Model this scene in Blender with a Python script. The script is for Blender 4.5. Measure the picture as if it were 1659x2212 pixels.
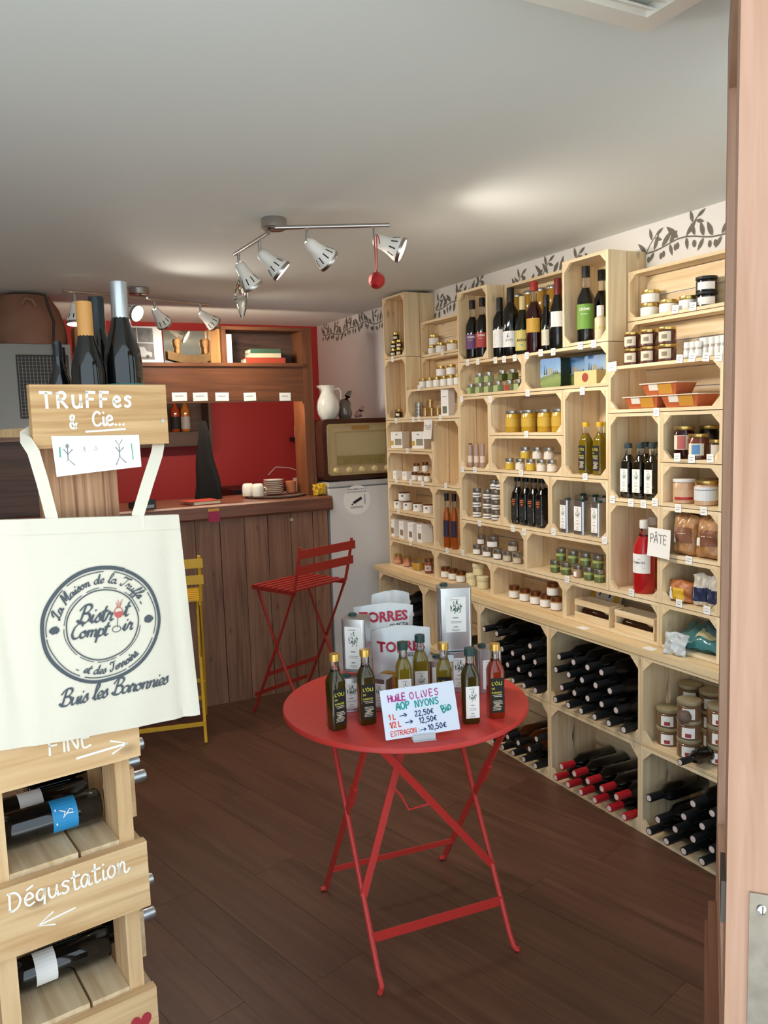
import bpy, math, random
from mathutils import Vector, Matrix
random.seed(7)
for o in list(bpy.data.objects):
    bpy.data.objects.remove(o, do_unlink=True)
scene = bpy.context.scene
COL = scene.collection
# ------------------------------------------------------------------ camera
IW, IH, FPX = 1659.0, 2212.0, 1735.0
YAW, PITCH, ROLL, EYE = 0.479, -0.111, -0.032, 1.62
_f = Vector((math.sin(YAW)*math.cos(PITCH), math.cos(YAW)*math.cos(PITCH), math.sin(PITCH)))
_r = Vector((math.cos(YAW), -math.sin(YAW), 0))
_u = _r.cross(_f)
CR = math.cos(ROLL)*_r + math.sin(ROLL)*_u
CU = -math.sin(ROLL)*_r + math.cos(ROLL)*_u
CF = _f
CP = Vector((0, 0, EYE))
cam = bpy.data.cameras.new('camera')
cam.sensor_fit = 'VERTICAL'
cam.sensor_height = 24.0
cam.lens = FPX/IH*24.0
cam.clip_start = 0.05
camo = bpy.data.objects.new('camera', cam)
COL.objects.link(camo)
camo.matrix_world = Matrix((( CR.x, CU.x, -CF.x, CP.x), (CR.y, CU.y, -CF.y, CP.y), (CR.z, CU.z, -CF.z, CP.z), (0, 0, 0, 1)))
scene.camera = camo
# ------------------------------------------------------------------ world, exposure
world = bpy.data.worlds.new('sky')
scene.world = world
world.use_nodes = True
bg = world.node_tree.nodes['Background']
bg.inputs[0].default_value = (0.74, 0.89, 1.0, 1)
bg.inputs[1].default_value = 1.95
scene.view_settings.view_transform = 'Standard'
scene.view_settings.look = 'None'
scene.view_settings.gamma = 1.0
scene.view_settings.use_curve_mapping = False
scene.view_settings.exposure = 0.3
scene.cycles.use_denoising = True
scene.cycles.max_bounces = 10
scene.cycles.diffuse_bounces = 6
scene.cycles.transmission_bounces = 8
scene.cycles.sample_clamp_indirect = 6.0
# daylight: the sun stands behind the building and lights the street, whose glare fills the shop
sun = bpy.data.lights.new('sun', 'SUN'); sun.energy = 11.5; sun.angle = 0.01; sun.color = (0.97, 1.0, 1.0)
suno = bpy.data.objects.new('sun', sun); COL.objects.link(suno)
suno.rotation_euler = Vector((0, 0, -1)).rotation_difference(Vector((0.25, -0.42, -0.87))).to_euler()
LAMP_W = 22.0

# ------------------------------------------------------------------ pixel helpers (a pixel gives a direction only)
def ray(x, y):
    return CR*((x-IW/2)/FPX) - CU*((y-IH/2)/FPX) + CF
def onz(x, y, z):
    d = ray(x, y); return CP + d*((z-EYE)/d.z)
def onx(x, y, X):
    d = ray(x, y); return CP + d*(X/d.x)
def ony(x, y, Y):
    d = ray(x, y); return CP + d*(Y/d.y)
def px_of(P):
    v = Vector(P)-CP; c = v.dot(CF)
    return v.dot(CR)/c*FPX+IW/2
def y_at(px, X, z):
    a, b = 0.6, 7.0          # larger y is further left on the shelf wall
    for _ in range(40):
        m = (a+b)/2
        if px_of((X, m, z)) > px: a = m
        else: b = m
    return (a+b)/2

# ------------------------------------------------------------------ materials
def lin(c):
    c = c/255.0
    return c/12.92 if c <= 0.04045 else ((c+0.055)/1.055)**2.4
def rgb(h):
    return tuple(lin(int(h[i:i+2], 16)) for i in (0, 2, 4))+(1,)
MATS = {}
def mat(name, col='888888', rough=0.5, metal=0.0, trans=0.0, emit=None, est=0.0, coat=0.0, ior=1.45, bump=0.0, bscale=40, var=0.0, vscale=6.0, alpha=1.0, sub=0.0):
    if name in MATS: return MATS[name]
    m = bpy.data.materials.new(name); m.use_nodes = True
    nt = m.node_tree; b = nt.nodes['Principled BSDF']
    b.inputs['Base Color'].default_value = rgb(col)
    b.inputs['Roughness'].default_value = rough
    b.inputs['Metallic'].default_value = metal
    b.inputs['Transmission Weight'].default_value = trans
    b.inputs['IOR'].default_value = ior
    b.inputs['Coat Weight'].default_value = coat
    b.inputs['Alpha'].default_value = alpha
    if emit:
        b.inputs['Emission Color'].default_value = rgb(emit); b.inputs['Emission Strength'].default_value = est
    if var or bump:
        tc = nt.nodes.new('ShaderNodeTexCoord')
        nz = nt.nodes.new('ShaderNodeTexNoise'); nz.inputs['Scale'].default_value = vscale if var else bscale; nz.inputs['Detail'].default_value = 4
        nt.links.new(tc.outputs['Object'], nz.inputs['Vector'])
        if var:
            mx = nt.nodes.new('ShaderNodeMixRGB'); c = rgb(col)
            mx.inputs[1].default_value = tuple(v*(1-var) for v in c[:3])+(1,); mx.inputs[2].default_value = tuple(min(1, v*(1+var)) for v in c[:3])+(1,)
            nt.links.new(nz.outputs['Fac'], mx.inputs[0]); nt.links.new(mx.outputs[0], b.inputs['Base Color'])
        if bump:
            n2 = nt.nodes.new('ShaderNodeTexNoise'); n2.inputs['Scale'].default_value = bscale; nt.links.new(tc.outputs['Object'], n2.inputs['Vector'])
            bp = nt.nodes.new('ShaderNodeBump'); bp.inputs['Strength'].default_value = bump; bp.inputs['Distance'].default_value = 0.01
            nt.links.new(n2.outputs['Fac'], bp.inputs['Height']); nt.links.new(bp.outputs[0], b.inputs['Normal'])
    MATS[name] = m
    return m
def wood(name, c1, c2, rough=0.55, grain=(1.2, 22, 22), knots=0.0, obvar=0.18, spec=0.4, bump=0.05):
    """board wood: grain runs along the local X of each board, every board differs a little"""
    if name in MATS: return MATS[name]
    m = bpy.data.materials.new(name); m.use_nodes = True
    nt = m.node_tree; b = nt.nodes['Principled BSDF']; N = nt.nodes.new; L = nt.links.new
    b.inputs['Roughness'].default_value = rough; b.inputs['Specular IOR Level'].default_value = spec
    tc = N('ShaderNodeTexCoord'); oi = N('ShaderNodeObjectInfo')
    mul = N('ShaderNodeMath'); mul.operation = 'MULTIPLY'; mul.inputs[1].default_value = 37.0; L(oi.outputs['Random'], mul.inputs[0])
    add = N('ShaderNodeVectorMath'); add.operation = 'ADD'; L(tc.outputs['Object'], add.inputs[0]); L(mul.outputs[0], add.inputs[1])
    mp = N('ShaderNodeMapping'); mp.inputs['Scale'].default_value = grain; L(add.outputs[0], mp.inputs['Vector'])
    nz = N('ShaderNodeTexNoise'); nz.inputs['Scale'].default_value = 1.6; nz.inputs['Detail'].default_value = 5; nz.inputs['Distortion'].default_value = 0.9; L(mp.outputs[0], nz.inputs['Vector'])
    cr = N('ShaderNodeValToRGB'); cr.color_ramp.elements[0].position = 0.3; cr.color_ramp.elements[1].position = 0.72
    cr.color_ramp.elements[0].color = rgb(c1); cr.color_ramp.elements[1].color = rgb(c2); L(nz.outputs['Fac'], cr.inputs[0])
    hsv = N('ShaderNodeHueSaturation')
    mr = N('ShaderNodeMapRange'); mr.inputs['To Min'].default_value = 1-obvar; mr.inputs['To Max'].default_value = 1+obvar; L(oi.outputs['Random'], mr.inputs['Value'])
    L(mr.outputs[0], hsv.inputs['Value']); L(cr.outputs[0], hsv.inputs['Color'])
    out = hsv.outputs[0]
    if knots:
        mp2 = N('ShaderNodeMapping'); mp2.inputs['Scale'].default_value = (4.5, 9, 9); L(add.outputs[0], mp2.inputs['Vector'])
        vo = N('ShaderNodeTexVoronoi'); vo.inputs['Scale'].default_value = 1.0; L(mp2.outputs[0], vo.inputs['Vector'])
        kr = N('ShaderNodeValToRGB'); kr.color_ramp.elements[0].position = 0.03; kr.color_ramp.elements[1].position = 0.13
        kr.color_ramp.elements[0].color = (1, 1, 1, 1); kr.color_ramp.elements[1].color = (0, 0, 0, 1); L(vo.outputs['Distance'], kr.inputs[0])
        ms = N('ShaderNodeMath'); ms.operation = 'MULTIPLY'; ms.inputs[1].default_value = knots; L(kr.outputs[0], ms.inputs[0])
        mx = N('ShaderNodeMixRGB'); mx.inputs[2].default_value = tuple(v*0.32 for v in rgb(c1)[:3])+(1,); L(ms.outputs[0], mx.inputs[0]); L(out, mx.inputs[1]); out = mx.outputs[0]
    L(out, b.inputs['Base Color'])
    bp = N('ShaderNodeBump'); bp.inputs['Strength'].default_value = bump; bp.inputs['Distance'].default_value = 0.005; L(nz.outputs['Fac'], bp.inputs['Height']); L(bp.outputs[0], b.inputs['Normal'])
    MATS[name] = m
    return m
PINE = wood('pine', 'D8BA8C', 'EEDCBA', 0.6, knots=0.55, obvar=0.07)
BENCHM = wood('pine_bench', 'CFB182', 'E6D0A8', 0.55, knots=0.4, obvar=0.06)
PALLET = wood('pallet_wood', 'BE9464', 'E0BE92', 0.7, knots=0.7, obvar=0.08)
PALLET2 = wood('pallet_wood_grey', 'B89A74', 'DCC4A0', 0.75, knots=0.5, obvar=0.06)
POSTM = wood('brushed_larch', '74492F', 'C69A74', 0.7, grain=(0.8, 60, 60), obvar=0.02, bump=0.25)
SIGNW = wood('sign_wood', 'AC8050', 'D4AE7C', 0.65, grain=(2.0, 40, 40), obvar=0.02)
BROWN = wood('stained_wood', '765444', '9C765E', 0.45, knots=0.5, obvar=0.12)
BROWN_U = wood('shelf_brown_wood', '58341F', '7C4B2D', 0.45, knots=0.4, obvar=0.08)
BROWN_D = wood('dark_wood', '44302A', '5E4438', 0.5, obvar=0.1)
COUNTER = wood('counter_slab_wood', '56362A', '845440', 0.35, obvar=0.05)
FLOORM = wood('floor_plank_wood', '4E3326', '6A4838', 0.42, grain=(1.0, 14, 14), obvar=0.10, bump=0.03)
DOORM = wood('door_wood', 'A0765C', 'B8907A', 0.5, grain=(1.5, 30, 30), obvar=0.02)
DOORD = wood('door_wood_shaded', '6E4430', '8A5A42', 0.5, grain=(1.5, 30, 30), obvar=0.02)  # same wood as the door, with its shade put into the darker colour
HONEYW = wood('honey_wood', 'A06C38', 'C4925A', 0.4, obvar=0.05)
WHITEW = mat('white_wall_paint', 'E4E0DC', 0.85, bump=0.15, bscale=9)
CEILM = mat('ceiling_plaster', 'DFE3E1', 0.8, bump=0.35, bscale=2.2)
REDW = mat('red_wall_paint', 'B43030', 0.55, bump=0.1, bscale=20)
PAVE = mat('pavement_stone', 'C2C0BA', 0.9, var=0.15, vscale=3)
FACADE = mat('facade_render', 'C9B79B', 0.9, var=0.08)
REDM = mat('red_powder_coat', 'C43630', 0.45)
DREDM = mat('dark_red_powder_coat', '9C2A22', 0.5)
YELM = mat('yellow_powder_coat', 'E0B030', 0.45)
CHROME = mat('brushed_chrome', 'B8B4B0', 0.28, 1.0)
STEEL = mat('tin_plate', 'C4C6CA', 0.34, 1.0)
GALV = mat('galvanised_grey', '8A8680', 0.5, 0.6)
LAMPW = mat('lamp_white_enamel', 'EDEAE2', 0.4)
SLOT = mat('black_slot', '1A1816', 0.8)
BULB = mat('bulb_glow', 'FFF4E0', 0.5, emit='FFF0D8', est=14.0)
BLACKG = mat('dark_bottle_glass', '0B0D0D', 0.08, coat=0.5)
GREENG = mat('green_bottle_glass', '10180E', 0.08, coat=0.5)
AMBERG = mat('amber_bottle_glass', '3A1A08', 0.08, coat=0.5)
WINEG = mat('red_wine_glass', '2A0608', 0.08, coat=0.5)
CLEARG = mat('clear_glass', 'F2F6F2', 0.03, trans=1.0)
OILG = mat('olive_oil', '8A7410', 0.06, trans=0.35, coat=0.4)
OILD = mat('dark_olive_oil', '3E3208', 0.06, trans=0.2, coat=0.4)
OILR = mat('red_oil', '8E2C10', 0.06, trans=0.25, coat=0.4)
COGN = mat('cognac_liquid', 'B4591A', 0.06, trans=0.3, coat=0.4)
TOMATO = mat('tomato_juice', 'B01A1C', 0.12, coat=0.4)
GOLD = mat('gold_lid', 'CDB06A', 0.3, 0.9)
SILV = mat('silver_lid', 'B4B4B0', 0.3, 0.9)
COPP = mat('copper_lid', '8A5A3C', 0.3, 0.8)
PLID = mat('pale_gold_lid', 'C4BA98', 0.42, 0.55)
BLK = mat('black_cap', '15171A', 0.45)
DGRN = mat('dark_green_cap', '24423E', 0.5)
GCAP = mat('gold_cap', 'D2A958', 0.3, 0.7)
YCAP = mat('yellow_cap', 'D8B032', 0.4, 0.3)
WPL = mat('white_plastic', 'EDEBE6', 0.4)
PAPER = mat('white_paper', 'F2F0EC', 0.8)
CREAM = mat('cream_paper', 'E6DCC0', 0.8)
INK = mat('grey_ink', '77777A', 0.9)
INKB = mat('black_ink', '22242A', 0.8)
GREYT = mat('print_grey', '4E545A', 0.8)
YTXT = mat('yellow_print', 'D8D24A', 0.7)
BLABEL = mat('black_label', '1E1C18', 0.7)
ORTXT = mat('orange_print', 'C8622A', 0.7)
OLIVEP = mat('olive_print', '4E6A58', 0.8)
CHALK = mat('chalk_white', 'EFE8DC', 0.9)

# ------------------------------------------------------------------ mesh builder
class MB:
    def __init__(s): s.v = []; s.f = []; s.m = []
    def add(s, vs, fs, mi=0):
        o = len(s.v); s.v += [tuple(p) for p in vs]; s.f += [tuple(i+o for i in f) for f in fs]; s.m += [mi]*len(fs); return s
    def box(s, x0, x1, y0, y1, z0, z1, mi=0):
        v = [(x, y, z) for x in (x0, x1) for y in (y0, y1) for z in (z0, z1)]
        return s.add(v, [(0, 1, 3, 2), (4, 6, 7, 5), (0, 4, 5, 1), (2, 3, 7, 6), (0, 2, 6, 4), (1, 5, 7, 3)], mi)
    def lathe(s, prof, n=20, mi=0, sq=0.0, cx=0, cy=0, closed=True, a0=0.0, a1=2*math.pi):
        """prof: (r, z) from bottom to top; sq>0 gives a rounded-square section"""
        full = abs(a1-a0-2*math.pi) < 1e-6
        k = n if full else n+1
        vs = []
        for r, z in prof:
            for i in range(k):
                a = a0+(a1-a0)*i/n
                c, w = math.cos(a), math.sin(a)
                if sq:
                    e = 1.0/max(abs(c)**sq+abs(w)**sq, 1e-9)**(1.0/sq); c, w = c*e, w*e
                vs.append((cx+r*c, cy+r*w, z))
        fs = []
        for j in range(len(prof)-1):
            for i in range(n):
                a = j*k+i; b = j*k+(i+1) % k
                fs.append((a, b, b+k, a+k))
        if closed and full:
            fs.append(tuple(reversed(range(k)))); fs.append(tuple((len(prof)-1)*k+i for i in range(k)))
        return s.add(vs, fs, mi)
    def prism(s, poly, ax, d0, d1, mi=0):
        """extrude a 2D polygon along axis ax (0,1,2) from d0 to d1"""
        def P(p, d):
            return (d, p[0], p[1]) if ax == 0 else ((p[0], d, p[1]) if ax == 1 else (p[0], p[1], d))
        n = len(poly)
        v = [P(p, d0) for p in poly]+[P(p, d1) for p in poly]
        f = [tuple(reversed(range(n))), tuple(range(n, 2*n))]+[(i, (i+1) % n, n+(i+1) % n, n+i) for i in range(n)]
        return s.add(v, f, mi)
    def tube(s, pts, r, n=8, mi=0, rs=None, closed=True):
        pts = [Vector(p) for p in pts]; rings = []
        for i, p in enumerate(pts):
            t = (pts[min(i+1, len(pts)-1)]-pts[max(i-1, 0)]).normalized()
            a = Vector((0, 0, 1)) if abs(t.z) < 0.9 else Vector((1, 0, 0))
            u = t.cross(a).normalized(); w = t.cross(u)
            rr = rs[i] if rs else r
            rings.append([p+(u*math.cos(2*math.pi*k/n)+w*math.sin(2*math.pi*k/n))*rr for k in range(n)])
        v = [q for g in rings for q in g]
        f = [(j*n+i, j*n+(i+1) % n, (j+1)*n+(i+1) % n, (j+1)*n+i) for j in range(len(pts)-1) for i in range(n)]
        if closed: f += [tuple(range(n)), tuple((len(pts)-1)*n+i for i in reversed(range(n)))]
        return s.add(v, f, mi)
    def bar(s, p, q, w, t, up=(0, 0, 1), mi=0):
        """flat bar from p to q, width w across, thickness t"""
        p, q = Vector(p), Vector(q); d = (q-p).normalized(); a = d.cross(Vector(up)).normalized(); b = d.cross(a)
        v = [e+a*sx*w/2+b*sy*t/2 for e in (p, q) for sx, sy in ((-1, -1), (1, -1), (1, 1), (-1, 1))]
        return s.add(v, [(0, 1, 2, 3), (7, 6, 5, 4), (0, 4, 5, 1), (1, 5, 6, 2), (2, 6, 7, 3), (3, 7, 4, 0)], mi)
    def mesh(s, name, mats, smooth=False):
        me = bpy.data.meshes.new(name); me.from_pydata([tuple(p) for p in s.v], [], s.f)
        for m in (mats if isinstance(mats, (list, tuple)) else [mats]): me.materials.append(m)
        if any(s.m): me.polygons.foreach_set('material_index', s.m)
        if smooth:
            me.polygons.foreach_set('use_smooth', [True]*len(me.polygons))
            try: me.set_sharp_from_angle(angle=math.radians(42))
            except Exception: pass
        me.update(); return me
    def build(s, name, mats, parent=None, smooth=False, loc=None, rot=None):
        return obj(name, s.mesh(name, mats, smooth), parent, loc, rot)
def obj(name, me, parent=None, loc=None, rot=None):
    o = bpy.data.objects.new(name, me); COL.objects.link(o)
    if parent: o.parent = parent
    if loc is not None: o.location = loc
    if rot is not None: o.rotation_euler = rot
    return o
def tag(o, label, cat, group=None):
    o['label'] = label; o['category'] = cat
    if group: o['group'] = group
    return o
def thing(name, label, cat, loc=(0, 0, 0), rz=0.0, group=None, rot=None):
    o = bpy.data.objects.new(name, None); COL.objects.link(o); o.empty_display_size = 0.05
    o.location = loc; o.rotation_euler = rot if rot is not None else (0, 0, rz)
    return tag(o, label, cat, group)
def struct(o): o['kind'] = 'structure'; return o
CACHE = {}
def cached(key, fn):
    if key not in CACHE: CACHE[key] = fn()
    return CACHE[key]
def board(name, parent, x0, x1, y0, y1, z0, z1, m):
    """one board; grain along its longest side (local X)"""
    d = (x1-x0, y1-y0, z1-z0); ax = max(range(3), key=lambda i: d[i])
    L, w, t = (d[0], d[1], d[2]) if ax == 0 else ((d[1], d[0], d[2]) if ax == 1 else (d[2], d[1], d[0]))
    key = ('board', round(L, 4), round(w, 4), round(t, 4), m.name)
    me = cached(key, lambda: MB().box(-L/2, L/2, -w/2, w/2, -t/2, t/2).mesh(name, m))
    rot = (0, 0, 0) if ax == 0 else ((0, 0, math.pi/2) if ax == 1 else (0, math.pi/2, 0))
    return obj(name, me, parent, ((x0+x1)/2, (y0+y1)/2, (z0+z1)/2), rot)

# ------------------------------------------------------------------ lettering
HW = {}
def _g(d, src):
    for line in src.strip().split('\n'):
        ch, adv, st = line.split(' ', 2)
        d[ch] = (float(adv), [[tuple(map(float, p.split(','))) for p in s.split()] for s in st.split(';')])
_g(HW, '''T 8 0,10 7,9.6;3.6,9.8 3.8,0
R 7.5 .5,0 .6,9.5;.2,9.2 3.6,10 5.4,8 4,5.6 .8,5.2;2,5.2 6,0
U 7 .6,8 .6,2.4 1.8,.2 4,.4 5.4,3 5.6,8;5.6,4 5.8,0
F 7 .6,0 .8,10;.4,10 6,9.8;.6,5.4 4.6,5.4
E 6.5 5,9.6 .6,10 .6,0 5,.2;.6,5.2 4.2,5.2
S 6 5,8.6 3,10 .8,8.4 1.4,6 4.4,4.2 4.6,1.4 2.6,0 .4,1.2
C 7 5.6,8.4 3.4,10 1,7.6 .4,4 1.6,.6 4,0 6,1.6
I 2.5 1,0 1,10
H 7 .8,0 .6,10;5.6,0 5.4,10;.6,5 5.4,5.2
L 5.5 .6,10 .6,.2 4.6,.4
O 7.5 3.2,10 .8,7.6 .6,3 3,0 5.6,2.2 5.8,7 3.4,10
V 7 .4,10 3.2,0 6,10
A 7 0,0 3,10 5.8,0;1.2,3.6 4.8,3.6
Â 7 0,0 3,10 5.8,0;1.2,3.6 4.8,3.6;1.4,11.4 3,13 4.6,11.4
P 6.5 .8,0 .8,10;.4,9.6 3.6,10 5.2,7.8 4,5.2 .8,4.8
N 7.5 .6,0 .6,10 5.6,0 5.8,10
Y 7 .2,10 3.2,5 6,10;3.2,5 2,0
B 6.5 .6,0 .8,10 4,9.4 4.4,7 1,5.4 4.8,4.6 5,1.4 .6,0
G 7.5 5.6,8.4 3.4,10 1,7.6 .4,3.6 2,.2 5,1 5.6,4.4 3.4,4.4
D 7.5 .6,0 .8,10;0,10 3.8,9.6 6,6 5.2,2 2.6,0 .4,.2
0 6 2.6,10 .6,6.6 .8,2 2.6,0 4.6,2.6 4.6,7.4 2.6,10
1 4 .4,7 2.4,10 2.4,0
2 6 .6,8 2.4,10 4.4,8 3.4,4.6 .4,.2 5,.2
5 6 4.6,10 1,9.8 .8,5.6 3.4,6.2 4.8,3.4 3,.2 .4,1
, 3 1.4,1 .4,-2
€ 7 5.6,8.6 3.4,9.4 1.6,6 2,1.6 5.4,1;.2,5.8 4,6;.2,3.8 3.8,4
> 12 .4,4 10,4.4;7,6.6 10.4,4.4 7.4,2.2
/ 4 0,-1 3,11
: 3 1,2 1.3,2.4;1,6 1.3,6.4
. 3 1,0 1.5,.5
& 7 4.6,0 1,6.6 1.6,9.4 3.4,9 3,6.6 .6,3.2 1,.6 3,0 5,3.6
e 6 .6,3.4 4.2,4 4.2,6 2.4,7 .6,4.8 .8,1.4 2.6,0 5,1
s 5.4 4.4,6.2 2.4,7 .8,5.4 3.4,3.4 3.8,1.4 2,0 .4,.8
i 3.2 1.2,6 1.2,1 2.2,0 3,.8;1.2,9 1.5,9.4
é 5.6 .6,3.4 4.2,4 4,6 2.4,7 .6,4.8 .8,1.4 2.6,0 5,1;1.6,9.2 4.6,10.6
g 6 4.4,6 2.4,7 .6,5 .8,2 2.6,1 4.4,4 4.6,7 4.2,-2
u 6.4 .4,6.4 .6,2 1.8,.2 3.8,1.4 4.8,6.4;4.8,3 5.2,.4 6.4,.8
t 4.6 1.6,11 1.6,1.4 2.8,0 4.4,1;0,7.4 4.4,8
a 6.2 4.4,6 2.2,7 .4,4.4 .8,.8 2.6,.2 4.6,5.4 4.4,1 5.2,0 6.2,.6
o 5.4 2.4,7 .6,5 .6,1.6 2.4,0 4.2,2 4.2,5.6 2.4,7
n 7 .2,6 1,6.6 .8,0 1.4,4.4 3,7 4.2,5.6 4.2,1.2 5.4,0 7,2
 4.5 0,0 0,0'''.replace('\n 4.5', '\n_ 4.5'))
CS = {}
_g(CS, '''a 5.4 4,3.6 2.4,4.2 .6,3 .4,1 1.4,0 3,.8 4.2,3.8 4,1 4.8,.1 5.8,.8
e 3.7 .2,1.2 2.6,2.2 3,3.6 1.8,4.2 .5,2.8 .6,.8 1.8,0 3.8,.9
i 2.7 0,.8 1.4,4.2 1,1 1.8,0 2.8,.8;1.9,6.2 2.2,6.7
s 3.5 0,.6 2.2,4.8 2.6,2.8 3,1 1.6,-.1 .4,.6
o 4.5 2.6,4.2 .6,3.2 .3,1.2 1.6,0 3.3,1 3.4,3.2 2.4,4.2 2.8,3 4.6,3.4
n 5.1 0,3.2 1,4.2 1.2,3 .8,0 1.2,2.6 2.8,4.2 3.6,3.4 3.4,.8 4.2,0 5.2,.8
m 7.1 0,3.2 1,4.2 1.2,3 .8,0 1.2,2.6 2.6,4.2 3.2,3.2 3,0 3.4,2.6 4.8,4.2 5.6,3.4 5.4,.8 6.2,0 7.2,.8
d 5.7 4,3.6 2.4,4.2 .6,3 .4,1 1.4,0 3,.8 4.6,9.3 4.2,1 5,.1 6,.8
l 3.1 0,1 2.6,6.5 2.8,9.4 1.8,9.6 1.2,6 1.2,1 2.2,0 3.2,.9
r 4.1 0,.8 1.2,4.8 1.8,3.8 3,3.8 2.6,1 3.4,0 4.2,.8
u 5.3 0,3.2 1,4.2 .8,1 1.8,0 3.4,1.4 4,4.2 3.8,1 4.6,0 5.6,.8
f 3.3 0,.8 2.6,6.5 2.9,9.2 2,9.6 1.4,6 1,-3.6 2,-3.8 2.2,-.6 1.4,.2 3.6,1
t 3.1 0,.8 2,8;1.8,7.4 1.2,1 2.2,0 3.2,.8;.2,5.2 3.2,5.6
p 4.9 0,.8 1.4,4.8 1,0 .6,-4 1.2,2.6 2.8,4.2 4.2,3 3.8,.8 2.4,0 1.2,.8
B 6.9 1.4,0 2.6,9.6;0,7 2,9.6 5,9.8 5.8,7.8 4,5.6 2.4,5.2 5,5 6,2.6 4.4,.2 1.6,.2 0,1.6
C 5.9 5.4,7.6 5.6,9.4 4,9.8 1.4,7.4 .4,3.4 1.6,.4 3.6,0 5.8,1.6
L 6.2 1,6.4 2.6,8.6 5,9.6 4.4,7.4 2.4,2 .4,0 .6,1.2 3,.6 5.4,0 6.2,1
M 8.6 0,.4 1.2,1 2.6,9.2 3.2,9.2 4,2 6.6,9.6 7,9 6.6,1 7.6,0 8.6,.8
T 6.2 .4,7.6 1,9.4 3.6,9 6.8,9.8;4.6,9.2 3.8,3 2.4,0 .8,.6 .8,2
. 1.8 0,0 .4,.3
_ 3.6 0,0 0,0''')
def smooth_line(p, k=5):
    if len(p) < 3: return p
    out = []
    for i in range(len(p)-1):
        a, b, c, d = p[max(i-1, 0)], p[i], p[i+1], p[min(i+2, len(p)-1)]
        for j in range(k):
            t = j/k
            out.append(tuple(0.5*((2*b[q])+(-a[q]+c[q])*t+(2*a[q]-5*b[q]+4*c[q]-d[q])*t*t+(-a[q]+3*b[q]-3*c[q]+d[q])*t**3) for q in (0, 1)))
    return out+[p[-1]]
def strokes(text, font, size, slant=0.0, space=1.0, smooth=True):
    x = 0; out = []; k = size/10.0
    for ch in text:
        adv, st = font.get('_' if ch == ' ' else ch, (4, []))
        if ch != ' ':
            for s in st:
                q = smooth_line(s) if smooth else s
                out.append([((x+a+b*slant)*k, b*k) for a, b in q])
        x += adv*space
    return out, x*k
def ribbon(mb, line, w, fn, mi=0, pen=None):
    """flat ribbon along a 2D line, mapped to 3D by fn(u, v)"""
    L = [Vector((p[0], p[1])) for p in line]
    L = [p for i, p in enumerate(L) if i == 0 or (p-L[i-1]).length > 1e-6]
    if len(L) < 2: return
    vs = []
    for i, p in enumerate(L):
        t = (L[min(i+1, len(L)-1)]-L[max(i-1, 0)])
        if t.length < 1e-9: t = Vector((1, 0))
        t.normalize(); hw = w/2
        if pen: hw *= 0.42+0.75*abs(math.sin(math.atan2(t.y, t.x)-pen))
        n = Vector((-t.y, t.x))*hw
        e = t*hw*0.6 if i in (0, len(L)-1) else Vector((0, 0))
        if i == 0: e = -e
        vs += [fn(*(p+n+e)), fn(*(p-n+e))]
    mb.add(vs, [(2*i, 2*i+1, 2*i+3, 2*i+2) for i in range(len(L)-1)], mi)
def write(mb, text, font, size, w, fn, x=0, y=0, rot=0.0, slant=0.0, mi=0, pen=None, align='l', space=1.0):
    st, tot = strokes(text, font, size, slant, space)
    ox = -tot/2 if align == 'c' else 0
    c, s = math.cos(rot), math.sin(rot)
    for l in st:
        ribbon(mb, [(x+(a+ox)*c-b*s, y+(a+ox)*s+b*c) for a, b in l], w, fn, mi, pen)
    return tot
def arc_write(mb, text, font, size, w, fn, cx, cy, R, a_mid, slant=0.2, inside=False, pen=None, space=1.0):
    st, tot = strokes(text, font, size, slant, space)
    for l in st:
        q = []
        for a, b in l:
            s = (a-tot/2)
            if not inside:
                th = a_mid-s/R; rr = R+b
            else:
                th = a_mid+s/R; rr = R-b
            q.append((cx+rr*math.cos(th), cy+rr*math.sin(th)))
        ribbon(mb, q, w, fn, 0, pen)
def print_text(lines, bold=0.0, shear=0.0):
    """lines: (text, size, x, y, align) -> (verts2D, faces) with the built-in font"""
    V = []; Fc = []
    for t, size, x, y, al in lines:
        cu = bpy.data.curves.new('txt', 'FONT'); cu.body = t; cu.size = size; cu.align_x = al; cu.offset = bold*size; cu.shear = shear; cu.resolution_u = 2
        o = bpy.data.objects.new('txt', cu); COL.objects.link(o)
        dg = bpy.context.evaluated_depsgraph_get()
        me = bpy.data.meshes.new_from_object(o.evaluated_get(dg))
        k = len(V)
        V += [(v.co.x+x, v.co.y+y) for v in me.vertices]; Fc += [tuple(i+k for i in p.vertices) for p in me.polygons]
        bpy.data.objects.remove(o, do_unlink=True); bpy.data.curves.remove(cu); bpy.data.meshes.remove(me)
    return V, Fc
def add_text(mb, lines, fn, mi=0, bold=0.0, shear=0.0):
    V, Fc = print_text(lines, bold, shear)
    mb.add([fn(*p) for p in V], Fc, mi)

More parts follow.
